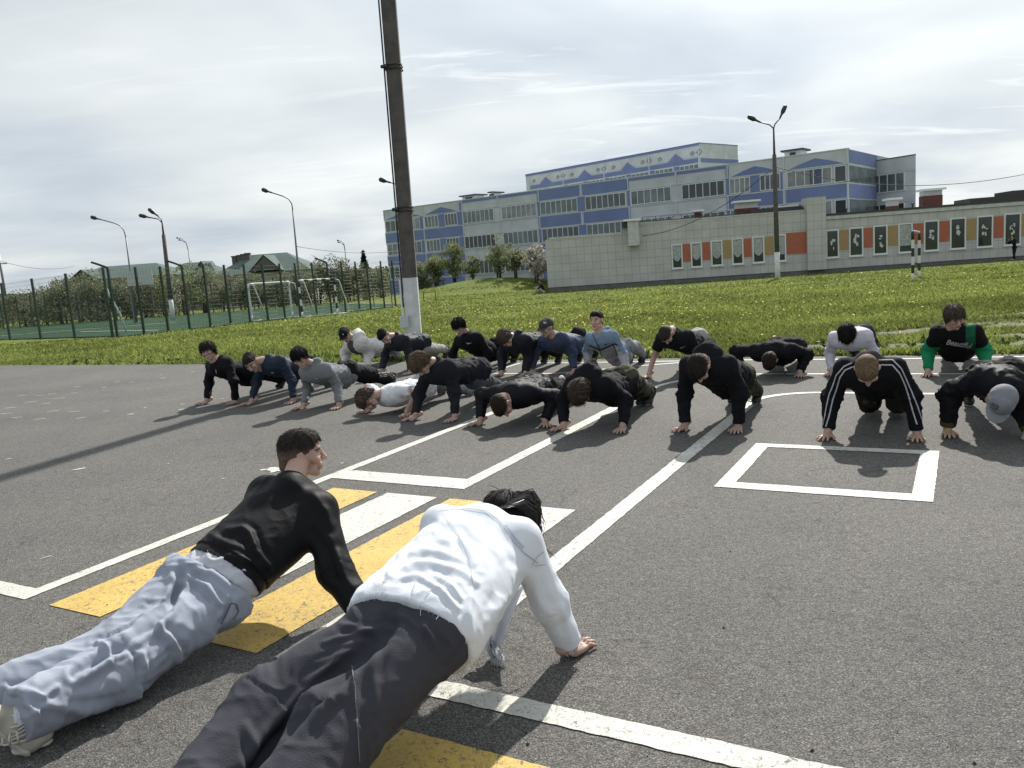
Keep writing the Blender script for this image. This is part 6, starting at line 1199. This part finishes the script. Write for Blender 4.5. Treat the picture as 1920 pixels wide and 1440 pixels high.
for ln in (((575, 545), (512, 572), (452, 640), (425, 720), (392, 800), (372, 900), (350, 1030)), ((580, 577), (520, 602), (482, 655), (455, 740), (424, 830), (397, 950), (370, 1045)), ((780, 523), (890, 520), (960, 590), (1005, 690), (1045, 780), (1085, 880), (1110, 960), (1122, 1000)), ((800, 560), (890, 562), (945, 625), (990, 720), (1025, 830), (1052, 930), (1082, 1025))): pxline(bv, z4(*ln), .010, 'stripe', M_STR, F9.top, n=60)
# ---- back row
bk = dict(far=1)
G1_ = make_person('b1', 'person in off white hooded top and black cap, leftmost of the back row', dict(far=1, face=(.62, -.5, -.5), up=(.5, 0, .85), hair=('buzz', BLK), cap=((.012, .012, .014),), hang=.05, top=dict(name='hoodie', cf=grey_front, col=0, hood=2.4, hem=.08, c=.032, bag=.026, fold=.012, m='c'), legs=dict(col=(0.36, 0.35, 0.4), bag=.03)))
G2_ = make_person('b2', 'person in dark jacket and pale trousers in front of the concrete pole', dict(far=1, face=(.4, -.55, -.7), up=(.9, 0, .45), hair=('short', BLK), top=dict(name='jacket', col=(0.02, 0.023, 0.032), collar=True, hem=.02, c=.022, bag=.01, m='n'), legs=dict(col=(0.27, 0.27, 0.245), bag=.02)))
G3_ = make_person('b3', 'person in black sweater looking down, just right of the concrete pole', dict(far=1, face=(.74, -.40, -.5), up=(.4, 0, .9), hair=('mop', BLK), top=dict(name='sweater', col=(0.0065, 0.0067, 0.0097), collar=True, hem=.08, c=.016), legs=dict(col=(0.0086, 0.0089, 0.0104)), sole=(.03, .03, .03)))
G4_ = make_person('b4', 'person with curly brown hair in dark jacket, close behind the navy jacket', dict(far=1, face=(.40, -.6, -.65), up=(.8, 0, .6), hair=('curly', (.058, .045, .036)), top=dict(name='jacket', col=(0.016, 0.018, 0.026), hood=.9, hem=.08, c=.026, bag=.014, m='n', fold=.012), legs=dict(col=(0.0086, 0.0089, 0.0111))))
G5_ = make_person('b5', 'person in blue quilted jacket and charcoal peaked cap', dict(far=1, face=(.86, .05, -.32), up=(.3, 0, .95), hair=('buzz', DBR), cap=((.045, .045, .045),), top=dict(name='jacket', col=(0.042, 0.055, 0.095), collar=True, hem=.08, c=.026, bag=.014, m='n', fold=.010), legs=dict(col=(0.0097, 0.01, 0.0134))))
G6_ = make_person('b6', 'person in two tone blue and grey hooded top, looking at the camera', dict(far=1, h=.009, face=(.95, -.22, .0), up=(.0, .02, 1), hair=('short', BLK), skin=(.50, .31, .24), top=dict(name='hoodie', cf=two_tone, col=0, hood=1.1, hem=.06, c=.018, bag=.008, rib=True), legs=dict(col=(0.22, 0.23, 0.24), bag=.014), shoe=(.012, .012, .012), sole=(.02, .02, .02)))
G7_ = make_person('b7', 'person in black t-shirt with bare arms and cropped hair, behind the black hooded sweatshirt', dict(far=1, face=(.1, -.05, -1), up=(1, 0, .35), hair=('buzz', (.03, .024, .02)), slv=1, top=dict(name='t_shirt', col=(0.0078, 0.0089, 0.0119), short=True, hem=.07, c=.016), legs=dict(col=(0.3, 0.3, 0.28), bag=.014)))
G8_ = make_person('b8', 'person in black hoodie pressed low to the ground, head under the shoulders', dict(far=1, face=(-.05, 0, -1), up=(1, 0, -.35), hair=('short', (.022, .017, .014)), splay=.4, top=dict(name='hoodie', col=(0.0078, 0.0081, 0.0111), hood=1.3, hem=.06, c=.026, bag=.014), under=((.38, .38, .42), .06), legs=dict(col=(0.0086, 0.0089, 0.0111))))
G9_ = make_person('b9', 'person in white long sleeved top with black hair, behind the striped track jacket', dict(far=1, face=(.2, 0, -1), up=(1, 0, .45), hair=('mop', (.011, .010, .010)), top=dict(name='long_sleeved_top', col=(0.56, 0.55, 0.62), hem=.06, c=.016, m='c'), legs=dict(col=(0.02, 0.02, 0.025))))
G10_ = make_person('b10', 'person in black top with bright green sleeves, furthest right of the back row', dict(far=1, h=.009, face=(.84, -.36, -.42), up=(.35, .0, .95), hair=('mop', (.066, .053, .041)), sc=1.05, top=dict(name='long_sleeved_top', cf=green_sleeves, col=0, collar=True, hem=.08, c=.020, bag=.016, fold=.010), legs=dict(col=(0.0097, 0.01, 0.0127))))
# ---- marks on the clothes
def text_on(S, body, s, px, py, size, ang, m, nm='lettering', italic=.35, stroke=None):
    cu = bpy.data.curves.new(nm, 'FONT'); cu.body = s; cu.size = 1; cu.shear = italic; cu.resolution_u = 3; cu.offset = .015; to = bpy.data.objects.new(nm, cu); C.objects.link(to)
    dg = bpy.context.evaluated_depsgraph_get(); me = bpy.data.meshes.new_from_object(to.evaluated_get(dg)); bpy.data.objects.remove(to)
    B = bvh(S.topP, S.topF); ca, sa = math.cos(ang), math.sin(ang)
    import bmesh
    bm = bmesh.new(); bm.from_mesh(me); bmesh.ops.subdivide_edges(bm, edges=[e for e in bm.edges if e.calc_length() > .15], cuts=2); bad = []
    for v_ in bm.verts:
        x = px+size*(v_.co.x*ca+v_.co.y*sa); y = py-size*(v_.co.y*ca-v_.co.x*sa); p, n_ = pxhit(B, x, y)
        if p is None: bad.append(v_)
        else: v_.co = p+n_*.005
    bmesh.ops.delete(bm, geom=bad, context='VERTS'); bm.to_mesh(me); bm.free(); link(nm, me, m, body)
M_INK = mat('pale_print', (.45, .45, .46), .8)
text_on(G10_, G10_.top, 'Beautiful', 1773, 645, 13.5, .16, M_INK)
text_on(G7_, G7_.top, 'ur"', 1275, 653, 6.5, .0, M_INK)
b6 = bvh(G6_.topP, G6_.topF)
pxpoly(b6, z2((1577, 268), (1585, 273), (1606, 266), (1586, 279), (1579, 277)), 'check_mark', mat('black_print', (.01, .01, .012), .7), G6_.top)
pxline(b6, z2((1505, 205), (1530, 260), (1555, 320), (1572, 370), (1588, 408)), .012, 'zip', mat('dark_zip', (.012, .015, .03), .6), G6_.top)
pxline(b6, z2((1632, 275), (1650, 320), (1660, 340)), .020, 'zip_pocket', mat('navy_zip', (.015, .02, .045), .6), G6_.top)
bb = bvh(F2.topP, F2.topF); pxline(bb, z1((578, 476), (584, 470), (592, 474), (588, 482), (578, 476)), .008, 'emblem', M_INK, F2.top, n=16)
bb = bvh(F3.topP, F3.topF); pxpoly(bb, z1((862, 510), (866, 514), (880, 508), (867, 520)), 'check_mark', M_INK, F3.top)
bb = bvh(G3_.topP, G3_.topF); pxpoly(bb, z2((748, 262), (756, 268), (785, 264), (758, 273)), 'check_mark', M_INK, G3_.top)
bb = bvh(F1.topP, F1.topF); pxline(bb, z1((222, 455), (224, 470), (226, 480)), .008, 'print', M_INK, F1.top, n=8)
bb = bvh(F3.legsP, F3.legsF)
for row, y0 in enumerate((479, 492, 502)):
    for k in range(9 if row == 0 else 5):
        x0 = 1262+k*9+(14 if row else 0); pxline(bb, z1((x0, y0-k*.5), (x0+5, y0-k*.5)), .013 if row == 0 else .01, 'lettering', M_INK, F3.legs, n=3)
cb = bvh(F10.capP, F10.capF); M_EMB = mat('black_embroidery', (.02, .02, .025), .8)
for ln in (((1655, 862), (1690, 885), (1712, 912)), ((1672, 858), (1700, 875), (1722, 890)), ((1660, 880), (1680, 903), (1700, 910)), ((1712, 875), (1718, 890), (1708, 905))): pxline(cb, z4(*ln), .006, 'emblem', M_EMB, F10.capo, n=12)
cb = bvh(G5_.capP, G5_.capF)
for ln in (((1212, 140), (1222, 150)), ((1224, 138), (1216, 150)), ((1226, 142), (1230, 150))): pxline(cb, z2(*ln), .012, 'emblem', M_INK, G5_.capo, n=6)
cb = bvh(G1_.capP, G1_.capF); pxline(cb, z1((1036, 226), (1044, 232)), .014, 'emblem', M_INK, G1_.capo, n=4)
# hood cords on the low hoodie, drawstrings
for S_, pts in ((G8_, ((1392, 690), (1388, 703), (1398, 706))), (G8_, ((1471, 690), (1470, 700), (1476, 704)))):
    P_ = [np.array(gnd(x, y, z)) for (x, y), z in zip(pts, (.14, .03, .01))]; q = MB(); q.tube(P_, .004, 5); q.build('cord', M_CABLE, S_.body)
# hanging long hair of the foreground person
q = MB(); r_ = np.random.default_rng(8); Xh = g2.hc; base_pts = []
for i in range(1500):
    a = r_.uniform(-1, 1); b = r_.uniform(-1, 1); root = g2.hc+g2.RM@(np.array((a*.085, -.07+.03*b, .02+.07*b))+nrm((a, -.6, .5))*.02)
    tgt = np.array(at(*((z6((1505+18*r_.normal(), 262+30*abs(r_.normal()))))[0]), 3.33)); tgt = tgt+r_.normal(0, .018, 3); tgt[2] = max(tgt[2], .16)
    if i % 60 == 0: tgt = tgt+np.array((.05*r_.random(), 0, -.06*r_.random()))
    md = root*.5+tgt*.5+nrm(g2.hc*0+np.array((.6, .1, .35)))*.055; q.tube([root, root*.55+md*.45+np.array((.015, 0, .02)), md, md*.4+tgt*.6, tgt], [.0026, .0026, .0022, .0016, .0006], 3, cap=False)
for k in range(5):
    P_ = [np.array(at(x+k*2.5-5, y+k*3, 3.3)) for x, y in z6((1480, 200), (1505, 260), (1530, 310), (1570, 345), (1625, 385))]; q.tube(P_, [.0018, .0015, .0012, .0010, .0005], 3)
q.build('long_strands', mat('black_hair', (.0085, .008, .0085), .38, spec=.6), g2.hair, True)
# jacket panels
M_FLAP = mat('thin_white_denim', attr=True, rough=.9, trans=.5, spec=.1, bump=.3, bscale=200, crease=.35)
qf = MB()
for i in range(150):
    t = r_.random(); x, y = z6((1335+58*t+r_.normal(0, 3), 878+8*t))[0]; p = np.array(gnd(x, y, .02)); d = nrm(r_.normal(0, .6, 3)+(0, -.3, -.4)); L_ = r_.uniform(.012, .035); p2 = p+d*L_; p2[2] = max(p2[2], .004); qf.tube([p, p2], [.0012, .0008], 3)
qf.build('frayed_threads', M_THREAD, g2.body)['kind'] = 'stuff'
hipR = g2.X['pv']+g2.lat*-.13*0; rr_ = nrm((g2.fh[1], -g2.fh[0], 0))
def onp(px, py, z): return np.array(gnd(px, py, z))
Yp = float(gnd(*z6((1340, 878))[0])[1])
def atp(x, y, dy=0.0): return np.array(at(*z6((x, y))[0], Yp+dy))
panel([atp(1270, 690, .03), atp(1488, 520, .10), atp(1392, 800, .03), atp(1310, 838, 0)], 'jacket_front', M_FLAP, g2.body, 1.3)
panel([atp(1292, 790, .01), atp(1340, 790, .01), atp(1395, 886, 0), atp(1338, 880, 0)], 'torn_strip', M_FLAP, g2.body, 2.2)
panel([atp(1185, 790, .02), atp(1240, 760, .03), atp(1200, 885, .0), atp(1165, 880, .0)], 'shirt_tail', M_FLAP, g2.body, 4.1)
# sock and laces of the visible shoe in the corner
for s in 'RL':
    a = g1.X['a'+s]; k_ = g1.X['k'+s]; P2, F2_ = build_sdf([pr(a+nrm(k_-a)*.075, a, .042, .036), pr(a, a-(0, 0, .03), .038, .04)], .006, .02); P2 = P2+vnormals(P2, F2_)*(.0016*np.sin(np.arctan2((P2-a)[:, 0], (P2-a)[:, 2])*26))[:, None]
    npmesh('sock', P2, F2_, M_COTTON, g1.body, col=np.tile((.62, .62, .68), (len(P2), 1)))
for s in 'RL':
    a = g1.X['a'+s]; q = MB()
    for k in range(5):
        c = a+np.array((0, 0, -.012-.017*k)); q.tube([c+(math.cos(t)*.047, math.sin(t)*.047, .006*math.sin(2*t+k)) for t in np.linspace(0, 2*math.pi, 16)], .0042, 5)
    for k in range(3): q.tube([a+(.03-.02*k, -.045, -.03), a+(.05-.03*k, -.075, -.02-.02*k), a+(.04-.03*k, -.06, -.07)], .0035, 5)
    q.build('laces', mat('shoe_lace', (.5, .48, .42), .8), g1.body, True)
# ---- two small distant figures
def small_person(label, joints, cols, ground, facev, hair=BLK):
    X = {k: np.array(v, float)+ground for k, v in joints.items()}; sh = nrm(X['sL']-X['sR']); q_ = [pr(X['nk']*.75+X['pv']*.25, X['pv'], .13, .115, facev, .7), pr(X['sR'], X['sL'], .06, .06), pr(X['nk'], X['hd'], .05, .06), pr(X['hd'], X['hd']+(0, 0, .03), .085, .09)]
    for s in 'RL': q_ += [pr(X['s'+s], X['e'+s], .055, .045), pr(X['e'+s], X['w'+s], .045, .03), pr(X['w'+s], X['w'+s]+nrm(X['w'+s]-X['e'+s])*.1, .03, .02), pr(X['h'+s], X['k'+s], .085, .06), pr(X['k'+s], X['a'+s], .06, .04), pr(X['a'+s], X['a'+s]+np.array(facev)*.16-(0, 0, .03), .04, .04)]
    P, Fq = build_sdf(q_, .014, .03); c = np.tile(np.array(SK), (len(P), 1)); body = npmesh('person', P, Fq, M_SKIN, col=c); tag(body, label, 'person')
    t = [pr(X['nk'], X['pv'], .13, .135, facev, .72), pr(X['sR'], X['sL'], .07, .07)]+[pr(X['s'+s], X['e'+s], .066, .056) for s in 'RL']+[pr(X['e'+s], X['e'+s]*.1+X['w'+s]*.9, .056, .045, None, 1, True) for s in 'RL']; P, Fq = build_sdf(t, .014, .03); npmesh('jacket', P, Fq, M_CLOTH, body, col=np.tile(np.array(cols[0]), (len(P), 1)))
    t = [pr(X['hR'], X['hL'], .105, .105)]+[pr(X['h'+s], X['k'+s], .095, .072) for s in 'RL']+[pr(X['k'+s], X['a'+s], .072, .055, None, 1, True) for s in 'RL']; P, Fq = build_sdf(t, .014, .03); npmesh('trousers', P, Fq, M_CLOTH, body, col=np.tile(np.array(cols[1]), (len(P), 1)))
    P, Fq = build_sdf([pr(X['hd']-np.array(facev)*.02+(0, 0, .03), X['hd']-np.array(facev)*.03+(0, 0, .06), .098, .095)], .012, .02, [(X['hd']+(0, 0, .0), -nrm(np.array((0, 0, 1.))-.5*np.array(facev)))]); npmesh('hair', P, Fq, M_HAIR, body, col=np.tile(np.array(hair), (len(P), 1))); return body
gp = fpt(1901, 489, 57.5)
small_person('small distant person in black standing by the last window of the low building', dict(hd=(-.12, 0, 1.6), nk=(-.03, 0, 1.42), sR=(-.02, .17, 1.38), sL=(-.02, -.17, 1.38), eR=(-.22, .2, 1.2), eL=(-.25, -.2, 1.22), wR=(-.3, .12, 1.42), wL=(-.22, -.1, 1.45), pv=(.03, 0, .95), hR=(.03, .1, .92), hL=(.03, -.1, .92), kR=(.06, .12, .5), kL=(-.06, -.12, .5), aR=(.14, .13, .09), aL=(-.1, -.13, .09)), ((.012, .012, .014), (.012, .012, .014)), gp, (-1., 0, 0))
gp = fpt(1017, 553, 61)
small_person('small distant person sitting on the grass at the corner of the low building', dict(hd=(-.12, 0, .92), nk=(-.02, 0, .72), sR=(0, .17, .66), sL=(0, -.17, .66), eR=(-.25, .2, .45), eL=(-.25, -.2, .45), wR=(-.5, .1, .5), wL=(-.5, -.1, .5), pv=(.15, 0, .2), hR=(.12, .1, .15), hL=(.12, -.1, .15), kR=(-.35, .14, .5), kL=(-.35, -.14, .5), aR=(-.5, .14, .08), aL=(-.55, -.14, .08)), ((.012, .012, .014), (.3, .3, .3)), gp, (-1., 0, 0))
